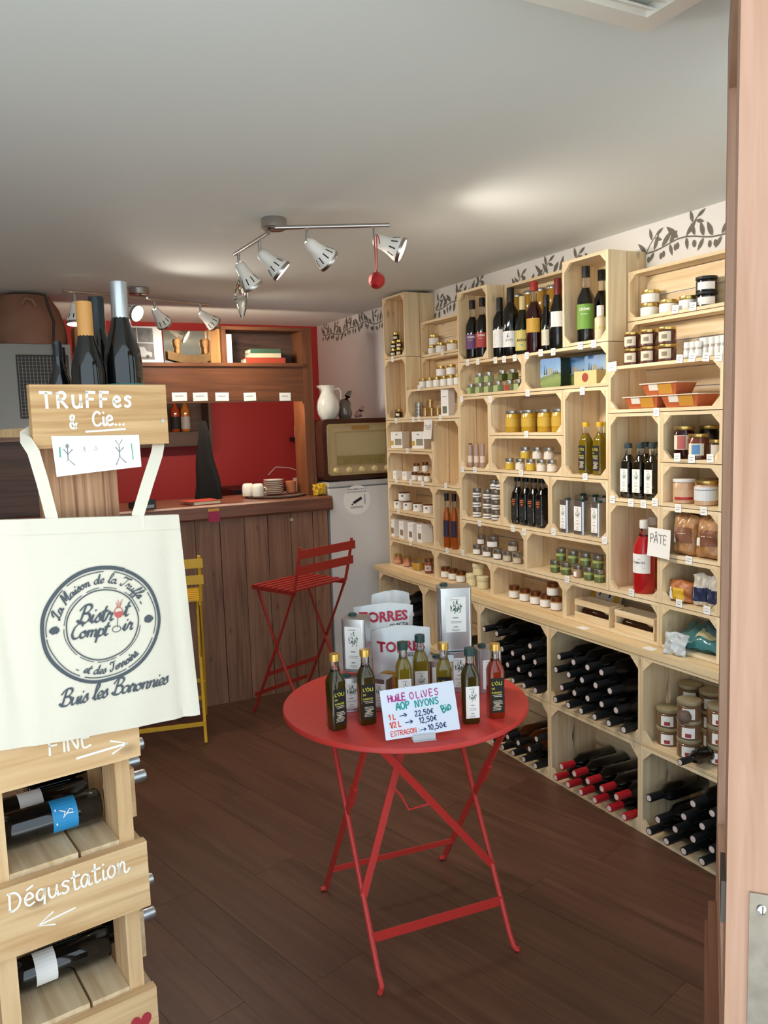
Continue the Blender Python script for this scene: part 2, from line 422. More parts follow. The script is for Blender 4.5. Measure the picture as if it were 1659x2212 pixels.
# ================================================================== the setting
XW, YBK, ZC, XL, YF = 2.49, 5.82, 2.37, -1.7, 1.02
def slab(name, m, *b): return struct(MB().box(*b).build(name, m))
slab('ceiling', CEILM, XL-0.2, XW+0.2, YF-0.24, YBK+0.2, ZC, ZC+0.1)
slab('wall_right', WHITEW, XW, XW+0.15, YF, YBK+0.15, 0, ZC)
wb = slab('wall_back', REDW, XL, XW, YBK, YBK+0.15, 0, ZC)
slab('wall_left', WHITEW, XL-0.15, XL, YF, YBK+0.15, 0, ZC)
slab('wall_front', FACADE, 1.44, XW+0.15, YF-0.22, YF, -0.05, 0.42)
slab('wall_front_right', FACADE, 2.40, XW+0.15, YF-0.22, YF, 0.42, ZC)
slab('trim_1', DOORM, 1.36, 1.44, YF-0.14, YF-0.05, -0.03, ZC)
win = bpy.data.objects.new('added_window_1', None); COL.objects.link(win); win.location = (1.92, YF-0.10, 0.42); struct(win)  # unseen window, added so daylight reaches the ceiling by the door
for b in ((-0.48, 0.48, 0.0, 0.05), (-0.48, 0.48, 1.90, 1.95)): MB().box(b[0], b[1], -0.03, 0.03, b[2], b[3]).build('window_frame', DOORM, win)
for s in (-1, 1): MB().box(s*0.455-0.025, s*0.455+0.025, -0.03, 0.03, 0.05, 1.90).build('window_frame', DOORM, win)
MB().box(-0.43, 0.43, -0.003, 0.003, 0.05, 1.90).build('pane', mat('window_glass', 'E8F0F0', 0.02, alpha=0.10), win)
slab('wall_front_left', FACADE, XL-0.15, -1.45, YF-0.22, YF, -0.05, ZC)
slab('wall_front_above', FACADE, XL-0.15, XW+0.15, YF-0.24, YF-0.02, ZC+0.1, 3.6)
slab('pavement', PAVE, -7, 8, -7, YF-0.02, -0.12, -0.03)
# floor: planks laid 15 degrees off the shelf wall
fl = slab('floor', mat('floor_underlay', '4A382E', 0.9), XL, XW, YF-0.22, YBK, -0.06, -0.006)
def clip(poly, ax, lim, keep_less):
    out = []
    for i in range(len(poly)):
        a, b = poly[i], poly[(i+1) % len(poly)]
        ia = (a[ax] <= lim) if keep_less else (a[ax] >= lim); ib = (b[ax] <= lim) if keep_less else (b[ax] >= lim)
        if ia: out.append(a)
        if ia != ib:
            t = (lim-a[ax])/(b[ax]-a[ax]); out.append((a[0]+(b[0]-a[0])*t, a[1]+(b[1]-a[1])*t))
    return out
FA = math.radians(15); fd = Vector((-math.sin(FA), math.cos(FA))); fn_ = Vector((math.cos(FA), math.sin(FA)))
PW, PL, GAP = 0.19, 1.28, 0.0006
for i in range(-6, 28):
    for j in range(-3, 7):
        u0 = i*PW-0.8; v0 = j*PL+(i*0.47 % 1.0)*PL-1
        poly = [(fn_*a+fd*b) for a, b in ((u0+GAP, v0+GAP), (u0+PW-GAP, v0+GAP), (u0+PW-GAP, v0+PL-GAP), (u0+GAP, v0+PL-GAP))]
        poly = [(p.x, p.y) for p in poly]
        for ax, lim, kl in ((0, XL, False), (0, XW, True), (1, YF-0.22, False), (1, YBK, True)):
            if poly: poly = clip(poly, ax, lim, kl)
        if len(poly) < 3: continue
        c = fn_*(u0+PW/2)+fd*(v0+PL/2)
        loc = [((p[0]-c.x)*fd.x+(p[1]-c.y)*fd.y, -((p[0]-c.x)*fn_.x+(p[1]-c.y)*fn_.y)) for p in poly]
        o = MB().prism(loc, 2, -0.006, 0.0).build('floor_plank', FLOORM, fl, loc=(c.x, c.y, 0), rot=(0, 0, math.pi/2+FA))
# skirting at the back of the shop
bb = struct(MB().box(XW-0.014, XW, 4.45, YBK, 0, 0.09).build('baseboard_right', WHITEW))
# ceiling vent frame (top of the picture)
v = thing('ceiling_vent', 'white framed louvre vent set flush in the ceiling', 'vent', (0.93, 0.93+0.0, ZC))
VX0, VX1, VY0, VY1 = 0.62-0.93, 1.228-0.93, 0.83-0.93, 1.205-0.93
fr = MB()
for b in ((VX0, VX1, VY1-0.045, VY1), (VX0, VX1, VY0, VY0+0.045), (VX0, VX0+0.045, VY0+0.045, VY1-0.045), (VX1-0.045, VX1, VY0+0.045, VY1-0.045)):
    fr.box(b[0], b[1], b[2], b[3], -0.022, -0.0005)
fr.build('frame', LAMPW, v)
for k in range(9):
    y = VY0+0.06+k*0.031
    MB().prism([(y, -0.016), (y+0.024, -0.006), (y+0.026, -0.009), (y+0.002, -0.019)], 0, VX0+0.045, VX1-0.045).build('slat', LAMPW, v)

# ---- open door leaf beside the camera (opens outwards)
P1 = CP+ray(1586, 900)*0.93; P2 = CP+ray(1561, 900)*1.62
dd = Vector((P2.x-P1.x, P2.y-P1.y)); LEN = dd.length; dd.normalize()
da = math.atan2(dd.y, dd.x)
door = thing('door_1', 'open wooden door leaf with metal lock plates', 'door', (P1.x, P1.y, 0.0), da)
door['kind'] = 'structure'
for k in ('label', 'category'): del door[k]
DT = 0.056     # local: +x along the leaf, inner face at y=0 (camera's left), thickness towards -y
board('stile', door, 0.0, 0.11, -DT, 0, 0.01, 2.33, DOORM)
board('stile', door, LEN-0.11, LEN, -DT, 0, 0.01, 2.33, DOORM)
for z0, z1 in ((0.01, 0.16), (0.66, 0.80), (2.2, 2.33)):
    board('rail', door, 0.11, LEN-0.11, -DT, 0, z0, z1, DOORM)
board('panel', door, 0.11, LEN-0.11, -DT+0.012, -0.012, 0.16, 0.66, DOORM)
MB().box(0.11, LEN-0.11, -DT/2-0.003, -DT/2+0.003, 0.80, 2.2).build('pane', CLEARG, door)
for z0, z1, y1 in ((0.18, 0.64, 0.016),):
    board('bottom_moulding', door, 0.14, LEN-0.12, -0.012, y1, z0, z1, DOORD)
    board('moulding_strip', door, 0.16, LEN-0.14, y1, y1+0.006, z0+0.03, z1-0.03, DOORD)
# lock plates on the edge
def edge_plate(z0, z1, y0, y1, nm, screws):
    p = MB().box(-0.0025, 0.0, y0, y1, z0, z1).build(nm, mat('worn_steel', '9A9084', 0.4, 0.8, var=0.35, vscale=40), door)
    for z in screws:
        me = cached('screw', lambda: MB().lathe([(0.0065, 0), (0.0065, 0.0012), (0.004, 0.0022)], 12).box(-0.005, 0.005, -0.0006, 0.0006, 0.0022, 0.0023, 1).mesh('screw', [CHROME, SLOT], False))
        obj('screw', me, p, (-0.0025, (y0+y1)/2, z), (0, -math.pi/2, 0.4))
edge_plate(0.62, 1.035, -DT+0.002, -0.026, 'lock_plate', (0.66, 0.83, 1.015))
edge_plate(1.92, 2.25, -DT+0.002, -0.040, 'bolt_plate', (1.94, 2.2))
MB().box(0.004, 0.075, 0.0, 0.006, 0.985, 1.04).build('escutcheon', mat('dull_iron', '57504A', 0.5, 0.7), door)

# ---- painted olive branch stencil along the top of the right wall
def olive_branch(y0, y1, zc, seed):
    rnd = random.Random(seed); mb = MB(); lay = [0]
    def fn(u, v): return (XW-0.0010-0.00006*(lay[0] % 60), u, v)
    def leaf(cx, cz, ang, L, W):
        pts = []; lay[0] += 1
        for k in range(9):
            t = k/8; w = math.sin(math.pi*t**0.85)*W/2
            pts.append((t*L, w))
        pts += [(p[0], -p[1]) for p in reversed(pts[1:-1])]
        c, s = math.cos(ang), math.sin(ang)
        mb.add([fn(cx+a*c-b*s, cz+a*s+b*c) for a, b in pts], [tuple(range(len(pts)))])
    n = int((y1-y0)/0.040); stem = []
    for k in range(n+1):
        y = y1-(y1-y0)*k/n
        stem.append((y, zc+0.014*math.sin(y*9.0)+0.008*math.sin(y*23)))
    ribbon(mb, stem, 0.006, fn)
    for k, (y, z) in enumerate(stem):
        up = k % 2 == 0
        leaf(y, z+0.004, math.radians(rnd.uniform(40, 75) if rnd.random() < 0.5 else rnd.uniform(105, 140)), rnd.uniform(0.05, 0.08), rnd.uniform(0.016, 0.024))
        if k % 2: leaf(y, z-0.004, -math.radians(rnd.uniform(35, 140)), rnd.uniform(0.04, 0.055), rnd.uniform(0.014, 0.022))
        else:
            for q in range(2):     # olives
                lay[0] += 1
                oy, oz = y+rnd.uniform(-0.015, 0.015), z-rnd.uniform(0.022, 0.034)
                mb.add([fn(oy+0.008*math.cos(a*math.pi/5), oz+0.013*math.sin(a*math.pi/5)) for a in range(10)], [tuple(range(10))])
        if k % 5 == 0:     # side twig going up
            ribbon(mb, [(y, z), (y-0.02, z+0.03), (y-0.05, z+0.06)], 0.004, fn)
            leaf(y-0.03, z+0.045, math.radians(75), 0.05, 0.015); leaf(y-0.05, z+0.06, math.radians(150), 0.045, 0.014); leaf(y-0.045, z+0.05, math.radians(200), 0.04, 0.014)
    return mb
STENC = mat('olive_stencil_paint', '706A60', 0.9)
for (a, b, z, s, lab) in ((4.40, 5.70, 2.285, 1, 'dark olive branch stencil painted on the wall above the old radio'),
                          (3.53, 4.06, 2.275, 2, 'dark olive branch stencil painted between the two tall top crates'),
                          (2.72, 3.30, 2.268, 3, 'dark olive branch stencil peeping over the crate with the wine bottles'),
                          (1.35, 2.44, 2.262, 4, 'dark olive branch stencil painted above the crates by the door')):
    tag(olive_branch(a, b, z, s).build('olive_stencil', STENC), lab, 'wall painting', 'olive branch stencils')

# ================================================================== crates on the right wall
TB = 0.0125      # board thickness
def crate(y0, y1, z0, z1, x0, x1, label, group, corners='abcd', ch=0.034, hole=False, m=None, name='wooden_crate', shelf=None):
    """open side faces -x. corners: a top-far, b top-near, c bottom-far, d bottom-near (far = larger y)"""
    m = m or PINE
    D, w, h = x1-x0, (y1-y0)/2-0.0006, z1-z0-0.0008
    t = thing(name, label, 'crate', (x0, (y0+y1)/2, z0+0.0004), 0, group)
    half = D/2
    for s in (-1, 1):
        ya, yb = (w-TB, w) if s > 0 else (-w, -w+TB)
        for k in (0, 1):
            xa, xb = (0.0, half-0.002) if k == 0 else (half+0.002, D)
            if hole:
                # board with half of the lens-shaped hand hole cut out of its inner edge
                key = ('holeboard', round(D, 3), round(h, 3), k)
                def mk():
                    n = 8; L = 0.13; dep = 0.012
                    arc = [(h/2-L/2+L*i/n, dep*math.sin(math.pi*i/n)) for i in range(n+1)]
                    W_ = xb-xa
                    if k == 0: poly = [(0, 0), (h, 0), (h, W_)]+[(a, W_-b) for a, b in reversed(arc)]+[(0, W_)]
                    else: poly = [(0, 0)]+[(a, b) for a, b in arc]+[(h, 0), (h, W_), (0, W_)]
                    return MB().prism([(p[0]-h/2, p[1]-W_/2) for p in poly], 2, -TB/2, TB/2).mesh('side_board', m)
                me = cached(key, mk)
                # local X -> z, local Y -> x, local Z -> y
                o = obj('side_board', me, t, ((xa+xb)/2, (ya+yb)/2, h/2))
                o.rotation_euler = Matrix(((0, 1, 0), (0, 0, 1), (1, 0, 0))).to_euler()
            else:
                board('side_board', t, xa, xb, ya, yb, 0, h, m)
    for za, zb, nm in ((h-TB, h, 'top_board'), (0, TB, 'bottom_board')):
        board(nm, t, 0.0, half-0.001, -w+TB, w-TB, za, zb, m)
        board(nm, t, half+0.001, D, -w+TB, w-TB, za, zb, m)
    # back slats
    inner = h-2*TB; ns = 2 if h < 0.3 else 3; g = 0.006
    if w*2 < 0.4 and h > 0.3:       # upright crate: vertical slats
        iw = 2*w-2*TB
        for k in range(2):
            board('back_slat', t, D-0.008, D-0.0005, -w+TB+k*iw/2+g/2, -w+TB+(k+1)*iw/2-g/2, TB, h-TB, m)
    else:
        for k in range(ns):
            board('back_slat', t, D-0.008, D-0.0005, -w+TB, w-TB, TB+k*inner/ns+g/2, TB+(k+1)*inner/ns-g/2, m)
    for cidx, (sy, sz) in {'a': (1, 1), 'b': (-1, 1), 'c': (1, 0), 'd': (-1, 0)}.items():
        if cidx not in corners: continue
        def mk2():
            return MB().prism([(0, 0), (-sy*ch, 0), (0, -ch if sz else ch)], 0, 0.0008, 0.014).mesh('corner_block', m)
        obj('corner_block', cached(('corner', sy, sz, ch, m.name), mk2), t, (0, sy*(w-TB), (h-TB) if sz else TB))
    return t
XU = 2.29; XS = 2.392     # front planes: upper crates, shallow set-back crates
XE = XW-0.002
G_U = 'pine crates stacked on the bench'
YS = {k: v for k, v in dict(a=4.347, b=4.078, c=3.806, d=3.531, e=3.262, f=2.990, g=2.716, h=2.443, i=2.170, j=1.896, k=1.624, l=1.352).items()}
UP = [
 ('a', 'b', 1.995, 2.355, 'abcd', 'topmost upright pine crate with small dark jars, nearly touching the ceiling'),
 ('a', 'b', 1.632, 1.993, 'abcd', 'upright pine crate holding one single small dark jar'),
 ('b', 'd', 1.632, 1.802, 'abcd', 'low pine crate with silver tins, gold tins and a tall white box'),
 ('a', 'c', 1.450, 1.630, 'ab', 'low pine crate with two white window boxes behind the curled paper sign'),
 ('a', 'c', 1.262, 1.448, 'ab', 'low pine crate with small white boxes and dark lidded jars'),
 ('a', 'c', 1.082, 1.260, 'ab', 'low pine crate with white round tubs with dark lids'),
 ('a', 'c', 0.908, 1.080, 'ab', 'low pine crate with a row of white window boxes side by side'),
 ('a', 'c', 0.737, 0.906, 'ab', 'low pine crate on the bench with terrine jars and a yellow jar'),
 ('c', 'd', 1.262, 1.630, 'abcd', 'empty upright pine crate beside the curled paper sign'),
 ('c', 'd', 0.908, 1.260, 'abcd', 'upright pine crate with two slim amber spirit bottles'),
 ('c', 'e', 0.737, 0.906, 'ab', 'low pine crate on the bench with cream paper covered pots'),
 ('d', 'e', 1.912, 2.265, 'abcd', 'upright pine crate with liqueur bottles with purple and red labels'),
 ('g', 'h', 1.912, 2.265, 'abcd', 'upright pine crate with the green labelled liqueur bottle and a cream flask'),
 ('d', 'f', 1.737, 1.910, 'abcd', 'low pine crate with pale green square jars'),
 ('f', 'h', 1.737, 1.910, 'abcd', 'low pine crate with landscape tins and a cream box'),
 ('d', 'e', 1.362, 1.735, 'abcd', 'upright pine crate with three slim glass vials'),
 ('e', 'g', 1.541, 1.735, 'abcd', 'low pine crate with big yellow mustard coloured jars'),
 ('e', 'g', 1.362, 1.539, 'abcd', 'low pine crate with yellow and white labelled jars with silver lids'),
 ('g', 'h', 1.362, 1.735, 'abcd', 'upright pine crate with gold capped oil bottles'),
 (3.531, 3.170, 1.103, 1.360, 'abcd', 'pine crate with spice jars with silver lids in four layers'),
 (3.170, 2.808, 1.103, 1.360, 'abcd', 'pine crate with a row of black bottles with orange lettering'),
 (2.808, 2.443, 1.103, 1.360, 'abcd', 'pine crate with silver oil cans'),
 ('d', 'f', 0.908, 1.101, 'ab', 'low pine crate with mixed silver lidded jars and a round one on top'),
 ('f', 'h', 0.908, 1.101, 'ab', 'low pine crate with two layers of dark green jars'),
 ('e', 'g', 0.737, 0.906, 'ab', 'low pine crate on the bench with six copper lidded honey jars'),
 ('g', 'i', 0.737, 0.906, 'ab', 'low pine crate on the bench with two little gift boxes of bottles'),
 ('h', 'j', 1.628, 1.810, 'abcd', 'low pine crate with orange plastic trays'),
 ('h', 'i', 1.278, 1.626, 'abcd', 'upright pine crate with dark oil bottles with white labels'),
 ('i', 'j', 1.441, 1.626, 'abcd', 'low pine crate with jam jars with pink and blue labels'),
 ('i', 'j', 1.278, 1.439, 'ab', 'low pine crate with wide beige jars, one white lidded'),
 ('h', 'i', 0.908, 1.276, 'abcd', 'upright pine crate with big red tomato juice bottles'),
 ('i', 'j', 1.087, 1.276, 'ab', 'low pine crate with clear bags of dried mushrooms'),
 ('i', 'j', 0.908, 1.085, 'abcd', 'low pine crate with a bag of orange fruit and white bags'),
 ('i', 'j', 0.737, 0.906, 'ab', 'low pine crate on the bench with crumpled teal bags'),
 ('j', 'l', 1.628, 1.810, 'abcd', 'low pine crate behind the open door beside the orange trays'),
 ('j', 'k', 1.278, 1.626, 'abcd', 'upright empty pine crate behind the open door'),
 ('j', 'k', 0.908, 1.276, 'abcd', 'lower upright empty pine crate behind the open door'),
 ('j', 'l', 0.737, 0.906, 'ab', 'low empty pine crate on the bench behind the open door'),
]
for a, b, z0, z1, cor, lab in UP:
    a = YS.get(a, a); b = YS.get(b, b)
    crate(b, a, z0, z1, XU, XE, lab, G_U, cor)
for a, b, z0, z1, lab in (('b', 'd', 1.804, 1.984, 'shallow pine crate behind the double row of white labelled jars'),
                     ('b', 'd', 1.986, 2.185, 'shallow top crate with white labelled jars with gold lids'),
                     ('e', 'g', 1.912, 2.085, 'shallow pine crate hidden behind the row of mixed wine bottles'),
                     ('e', 'g', 2.087, 2.262, 'shallow top crate with golden jars behind the row of wine bottles'),
                     ('h', 'j', 1.812, 1.985, 'shallow pine crate behind six jam jars and white capped vials'),
                     ('h', 'j', 1.987, 2.180, 'shallow top crate with stacked white labelled jars beside the door'),
                     ('j', 'l', 1.812, 1.985, 'lower shallow pine crate behind the open door leaf'),
                     ('j', 'l', 1.987, 2.180, 'upper shallow pine crate behind the open door leaf')):
    crate(YS[b], YS[a], z0, z1, XS, XE, lab, 'shallow pine crates against the wall', 'abcd', 0.028)
# base crates and bench top
XB = 2.2226
BY = [4.374, 3.830, 3.286, 2.742, 2.198, 1.654, 1.11]
blabs = ['base crate at the fridge end with dark wine bottles, upper row', 'base crate with a single bottle neck, upper row', 'upper base crate full of dark bottles beside the red table',
         'upper base crate with four rows of black capped bottles', 'upper base crate with large gold lidded preserve jars', 'upper base crate behind the open door']
blabs2 = ['base crate on the floor at the fridge end', 'base crate on the floor second from the fridge', 'base crate on the floor with brown glass bottles', 'base crate on the floor with red capped wine bottles',
          'base crate on the floor with black wine bottles beside the door', 'base crate on the floor behind the open door']
for k in range(6):
    crate(BY[k+1], BY[k], 0.0, 0.354, XB, XE, 'large pine '+blabs2[k], 'large base crates', 'abcd', 0.045, True)
    crate(BY[k+1], BY[k], 0.355, 0.709, XB, XE, 'large pine '+blabs[k], 'large base crates', 'abcd', 0.045, True)
bench = thing('bench_top', 'long pine bench top lying on the big base crates', 'bench top', (XB, 2.75, 0.7095))
board('plank', bench, -0.004, 0.128, -1.67, 1.69, 0, 0.0265, BENCHM)
board('plank', bench, 0.130, XE-XB, -1.67, 1.69, 0, 0.0265, BENCHM)

# ================================================================== products: makers
def hexm(col, rough=0.5, **k): return mat('paint_'+col+('_%d' % int(rough*100)), col, rough, **k)
def arc_label(r, z0, z1, half, n=10, mi=0, mb=None):
    mb = mb or MB()
    vs = []
    for z in (z0, z1):
        for i in range(n+1):
            a = -math.pi/2-half+2*half*i/n
            vs.append((r*math.cos(a), r*math.sin(a), z))
    mb.add(vs, [(i, i+1, n+2+i, n+1+i) for i in range(n)], mi)
    return mb
def jar(name, label, group, loc, r, h, body, lid, lab=None, lidh=0.2, rz=-0.9, half=1.5, band=(0.12, 0.62), sq=0, extra=None, cat='jar', lidr=0.95, waist=0.88, n=16):
    t = thing(name, label, cat, loc, rz, group)
    kb = ('jar', r, h, lidh, sq, waist, n)
    zt = h*(1-lidh)
    prof = [(r*0.92, 0), (r, h*0.03), (r, zt*0.90), (r*waist, zt*0.99), (r*waist, zt+h*0.02)]
    obj('body', cached(kb+(body.name,), lambda: MB().lathe(prof, n if not sq else 24, sq=sq).mesh('body', body, True)), t)
    if lid:
        obj('lid', cached(kb+('lid', lid.name, lidr), lambda: MB().lathe([(r*lidr, zt), (r*lidr*1.02, zt+0.001), (r*lidr*1.02, h*0.985), (r*lidr*0.97, h)], n).mesh('lid', lid, True)), t)
    if lab:
        def mk():
            if sq:
                q = r*1.008+0.0004
                return MB().box(-r*0.9, r*0.9, -q, -q+0.0006, h*band[0], h*band[1]).mesh('label', lab)
            return arc_label(r*1.004+0.0003, h*band[0], h*band[1], half).mesh('label', lab)
        lo = obj('label', cached(kb+('lab', lab.name, half, band), mk), t)
        if extra:     # a coloured patch or lettering bars on the label
            em, (e0, e1), eh = extra
            obj('print', cached(kb+('ex', em.name, e0, e1, eh), lambda: arc_label(r*1.008+0.0006, h*e0, h*e1, eh).mesh('print', em)), lo)
    return t
def bars(mb, fn, x0, x1, zs, th, mi=0, seed=0):
    rn = random.Random(seed)
    for z in zs:
        a = x0+(x1-x0)*rn.uniform(0, 0.2); b = x1-(x1-x0)*rn.uniform(0, 0.25)
        mb.add([fn(a, z), fn(b, z), fn(b, z+th), fn(a, z+th)], [(0, 1, 2, 3)], mi)
PROF = {
 'bordeaux': [(0.033, 0), (0.037, 0.006), (0.037, 0.180), (0.034, 0.200), (0.0165, 0.232), (0.0145, 0.242), (0.0145, 0.292), (0.0158, 0.293), (0.0158, 0.300)],
 'burgundy': [(0.036, 0), (0.040, 0.006), (0.040, 0.130), (0.037, 0.158), (0.023, 0.205), (0.0155, 0.236), (0.0146, 0.290), (0.0158, 0.291), (0.0158, 0.300)],
 'liqueur': [(0.033, 0), (0.036, 0.008), (0.037, 0.150), (0.035, 0.175), (0.016, 0.215), (0.0145, 0.225), (0.0145, 0.300)],
 'slim': [(0.018, 0), (0.0205, 0.005), (0.0205, 0.165), (0.018, 0.190), (0.010, 0.225), (0.0095, 0.290), (0.0105, 0.300)],
 'flute': [(0.026, 0), (0.029, 0.006), (0.029, 0.150), (0.020, 0.205), (0.0145, 0.235), (0.0145, 0.300)],
 'juice': [(0.040, 0), (0.044, 0.008), (0.044, 0.170), (0.040, 0.195), (0.022, 0.235), (0.017, 0.255), (0.017, 0.300)],
 'oil': [(0.0215, 0), (0.0232, 0.004), (0.0232, 0.140), (0.0205, 0.153), (0.0138, 0.170), (0.0122, 0.177), (0.0122, 0.218)],
}
def bottle(name, label, group, kind, loc, H=0.30, glass=None, cap=None, capz=0.235, capr=0.0168, lab=None, band=(0.06, 0.13), half=1.1, rz=-0.9, prn=None, sq=0, rot=None, captop=None, neckclear=None, cat='bottle', rscale=1.0, n=18):
    t = thing(name, label, cat, loc, rz, group, rot)
    P = PROF[kind]; k = H/P[-1][1]
    P = [(r*(k if rscale == 1.0 else rscale*k), z*k) for r, z in P]
    key = ('bot', kind, round(H, 3), rscale, sq, n)
    rmax = max(p[0] for p in P)
    if sq:
        def mkb():
            mb = MB()
            # square body morphing to a round neck
            rings = []
            for r, z in P:
                e = 9.0 if r > rmax*0.93 else (4.0 if r > rmax*0.8 else 2.0)
                rings.append((r, z, e))
            vs = []; N = 24
            for r, z, e in rings:
                for i in range(N):
                    a = 2*math.pi*(i+0.5)/N; c, w = math.cos(a), math.sin(a)
                    q = 1/(abs(c)**e+abs(w)**e)**(1/e); vs.append((r*c*q, r*w*q, z))
            fs = [(j*N+i, j*N+(i+1) % N, (j+1)*N+(i+1) % N, (j+1)*N+i) for j in range(len(rings)-1) for i in range(N)]
            fs += [tuple(reversed(range(N))), tuple((len(rings)-1)*N+i for i in range(N))]
            mb.add(vs, fs)
            if neckclear:
                zc = neckclear*k
                mb.m = [1 if min(mb.v[i][2] for i in f) >= zc-1e-6 else 0 for f in mb.f]
            return mb.mesh('glass', [glass, CLEARG], True)
    else:
        def mkb():
            mb = MB().lathe(P, n)
            if neckclear: mb.m = [1 if min(mb.v[i][2] for i in f) >= neckclear*k-1e-6 else 0 for f in mb.f]
            return mb.mesh('glass', [glass, CLEARG], True)
    obj('glass', cached(key+('g', glass.name, neckclear), mkb), t)
    if cap:
        z0, z1 = capz*k, H+0.002; cr_ = capr*k
        def mkc():
            mb = MB().lathe([(cr_, z0), (cr_, z1-0.004), (cr_*0.96, z1)], 14)
            if captop: mb.lathe([(cr_*0.72, z1), (cr_*0.72, z1+0.0006)], 12, 1)
            return mb.mesh('cap', [cap, captop or cap], True)
        obj('capsule', cached(key+('cap', cap.name, capz, capr, captop.name if captop else ''), mkc), t)
    if lab:
        z0, z1 = band[0]*k, band[1]*k
        if sq:
            q = rmax+0.0006
            lo = obj('label', cached(key+('lab', lab.name, band), lambda: MB().box(-rmax*0.86, rmax*0.86, -q-0.0004, -q+0.0008, z0, z1).mesh('label', lab)), t)
            fnl = lambda u, v: (u, -q-0.0009, v)
        else:
            q = rmax+0.0005
            lo = obj('label', cached(key+('lab', lab.name, band, half), lambda: arc_label(q, z0, z1, half).mesh('label', lab)), t)
            fnl = lambda u, v: ((q+0.0006)*math.sin(u/q), -(q+0.0006)*math.cos(u/q), v)
        if prn: obj('print', cached(key+('prn', prn.__name__, band), lambda: prn(fnl, rmax*0.8, z0, z1)), lo)
    return t
# printed matter on labels ------------------------------------------------
def prn_tree(fn, hw, z0, z1):
    mb = MB(); h = z1-z0; rn = random.Random(3)
    cy = z0+h*0.68
    for k in range(34):
        a = rn.uniform(0, 6.28); r = rn.uniform(0, 1)**0.6
        x, z = hw*0.55*r*math.cos(a), cy+h*0.16*r*math.sin(a)
        b = rn.uniform(0.6, 2.2); L = hw*0.22
        ribbon(mb, [(x, z), (x+L*math.cos(b), z+L*math.sin(b))], hw*0.07, fn, 0)
    bars(mb, fn, -hw*0.6, hw*0.6, [z0+h*0.92], h*0.012, 1, 1)
    bars(mb, fn, -hw*0.5, hw*0.5, [z0+h*0.40], h*0.022, 1, 2)
    bars(mb, fn, -hw*0.6, hw*0.6, [z0+h*0.30, z0+h*0.26], h*0.01, 1, 4)
    bars(mb, fn, -hw*0.28, hw*0.28, [z0+h*0.14], h*0.02, 1, 3)
    bars(mb, fn, -hw*0.6, hw*0.6, [z0+h*0.07, z0+h*0.04], h*0.01, 1, 5)
    return mb.mesh('print', [OLIVEP, INK])
def prn_oli(fn, hw, z0, z1):
    mb = MB(); h = z1-z0
    add_text(mb, [("L'ÒLI", hw*0.78, -hw*0.95, z0+h*0.80, 'LEFT'), ('DE', hw*0.42, -hw*0.95, z0+h*0.68, 'LEFT'), ('RABASSE', hw*0.42, -hw*0.95, z0+h*0.56, 'LEFT')], fn, 0, 0.012)
    for z in (0.51, 0.465, 0.34, 0.30, 0.26, 0.16, 0.12, 0.08):
        bars(mb, fn, -hw*0.9, hw*0.9, [z0+h*z], h*0.014, 1, int(z*100))
    for q in range(5):
        bars(mb, fn, -hw*(0.15+0.13*(5-q)), hw*(0.15+0.13*(5-q)), [z0+h*(0.19+q*0.018)], h*0.008, 1, q)
    return mb.mesh('print', [YTXT, CREAM])
def prn_orange(fn, hw, z0, z1):
    mb = MB(); h = z1-z0
    bars(mb, fn, -hw*0.8, hw*0.8, [z0+h*0.80, z0+h*0.88], h*0.05, 0, 1)
    bars(mb, fn, -hw*0.5, hw*0.5, [z0+h*0.66, z0+h*0.71], h*0.035, 0, 2)
    for q in range(6):
        bars(mb, fn, -hw*(0.1+0.12*(6-q)), hw*(0.1+0.12*(6-q)), [z0+h*(0.25+q*0.022)], h*0.01, 1, q)
    return mb.mesh('print', [ORTXT, mat('print_dim', '5E4A44', 0.8)])
def prn_lines(fn, hw, z0, z1):
    mb = MB(); h = z1-z0
    bars(mb, fn, -hw*0.7, hw*0.7, [z0+h*0.72, z0+h*0.55, z0+h*0.42, z0+h*0.28, z0+h*0.14], h*0.05, 0, 8)
    return mb.mesh('print', INK)
def prn_tom(fn, hw, z0, z1):
    mb = MB(); h = z1-z0
    add_text(mb, [('TOMATES', hw*0.36, -hw*0.1, z0+h*0.50, 'CENTER'), ('pur jus', hw*0.13, 0, z0+h*0.72, 'CENTER'), ('1 L', hw*0.16, hw*0.55, z0+h*0.25, 'CENTER')], fn, 0, 0.01)
    bars(mb, fn, -hw*0.6, hw*0.7, [z0+h*0.38, z0+h*0.08], h*0.012, 1, 2)
    return mb.mesh('print', [INKB, INK])
def prn_creme(fn, hw, z0, z1):
    mb = MB(); h = z1-z0
    add_text(mb, [('CRÈME', hw*0.5, 0, z0+h*0.74, 'CENTER'), ('de cassis', hw*0.24, 0, z0+h*0.58, 'CENTER')], fn, 0, 0.01)
    bars(mb, fn, -hw*0.8, hw*0.8, [z0+h*0.40, z0+h*0.33, z0+h*0.12], h*0.03, 1, 2)
    return mb.mesh('print', [PAPER, INK])
def prn_xion(fn, hw, z0, z1):
    mb = MB(); h = z1-z0
    add_text(mb, [('exion', hw*0.8, 0, z0+h*0.45, 'CENTER')], fn, 0, 0.015)
    bars(mb, fn, -hw*0.3, hw*0.3, [z0+h*0.22], h*0.09, 1, 2)
    return mb.mesh('print', [INKB, hexm('7FA6C0', 0.8)])
def prn_stts(fn, hw, z0, z1):
    mb = MB(); h = z1-z0
    add_text(mb, [('ISTTS', hw*0.5, 0, z0+h*0.35, 'CENTER')], fn, 0, 0.0)
    ribbon(mb, [(-hw*0.3, z0+h*0.6), (-hw*0.1, z0+h*0.85), (-hw*0.2, z0+h*0.62), (hw*0.05, z0+h*0.66)], hw*0.12, fn, 1)
    return mb.mesh('print', [INKB, hexm('2E6E9E', 0.8)])

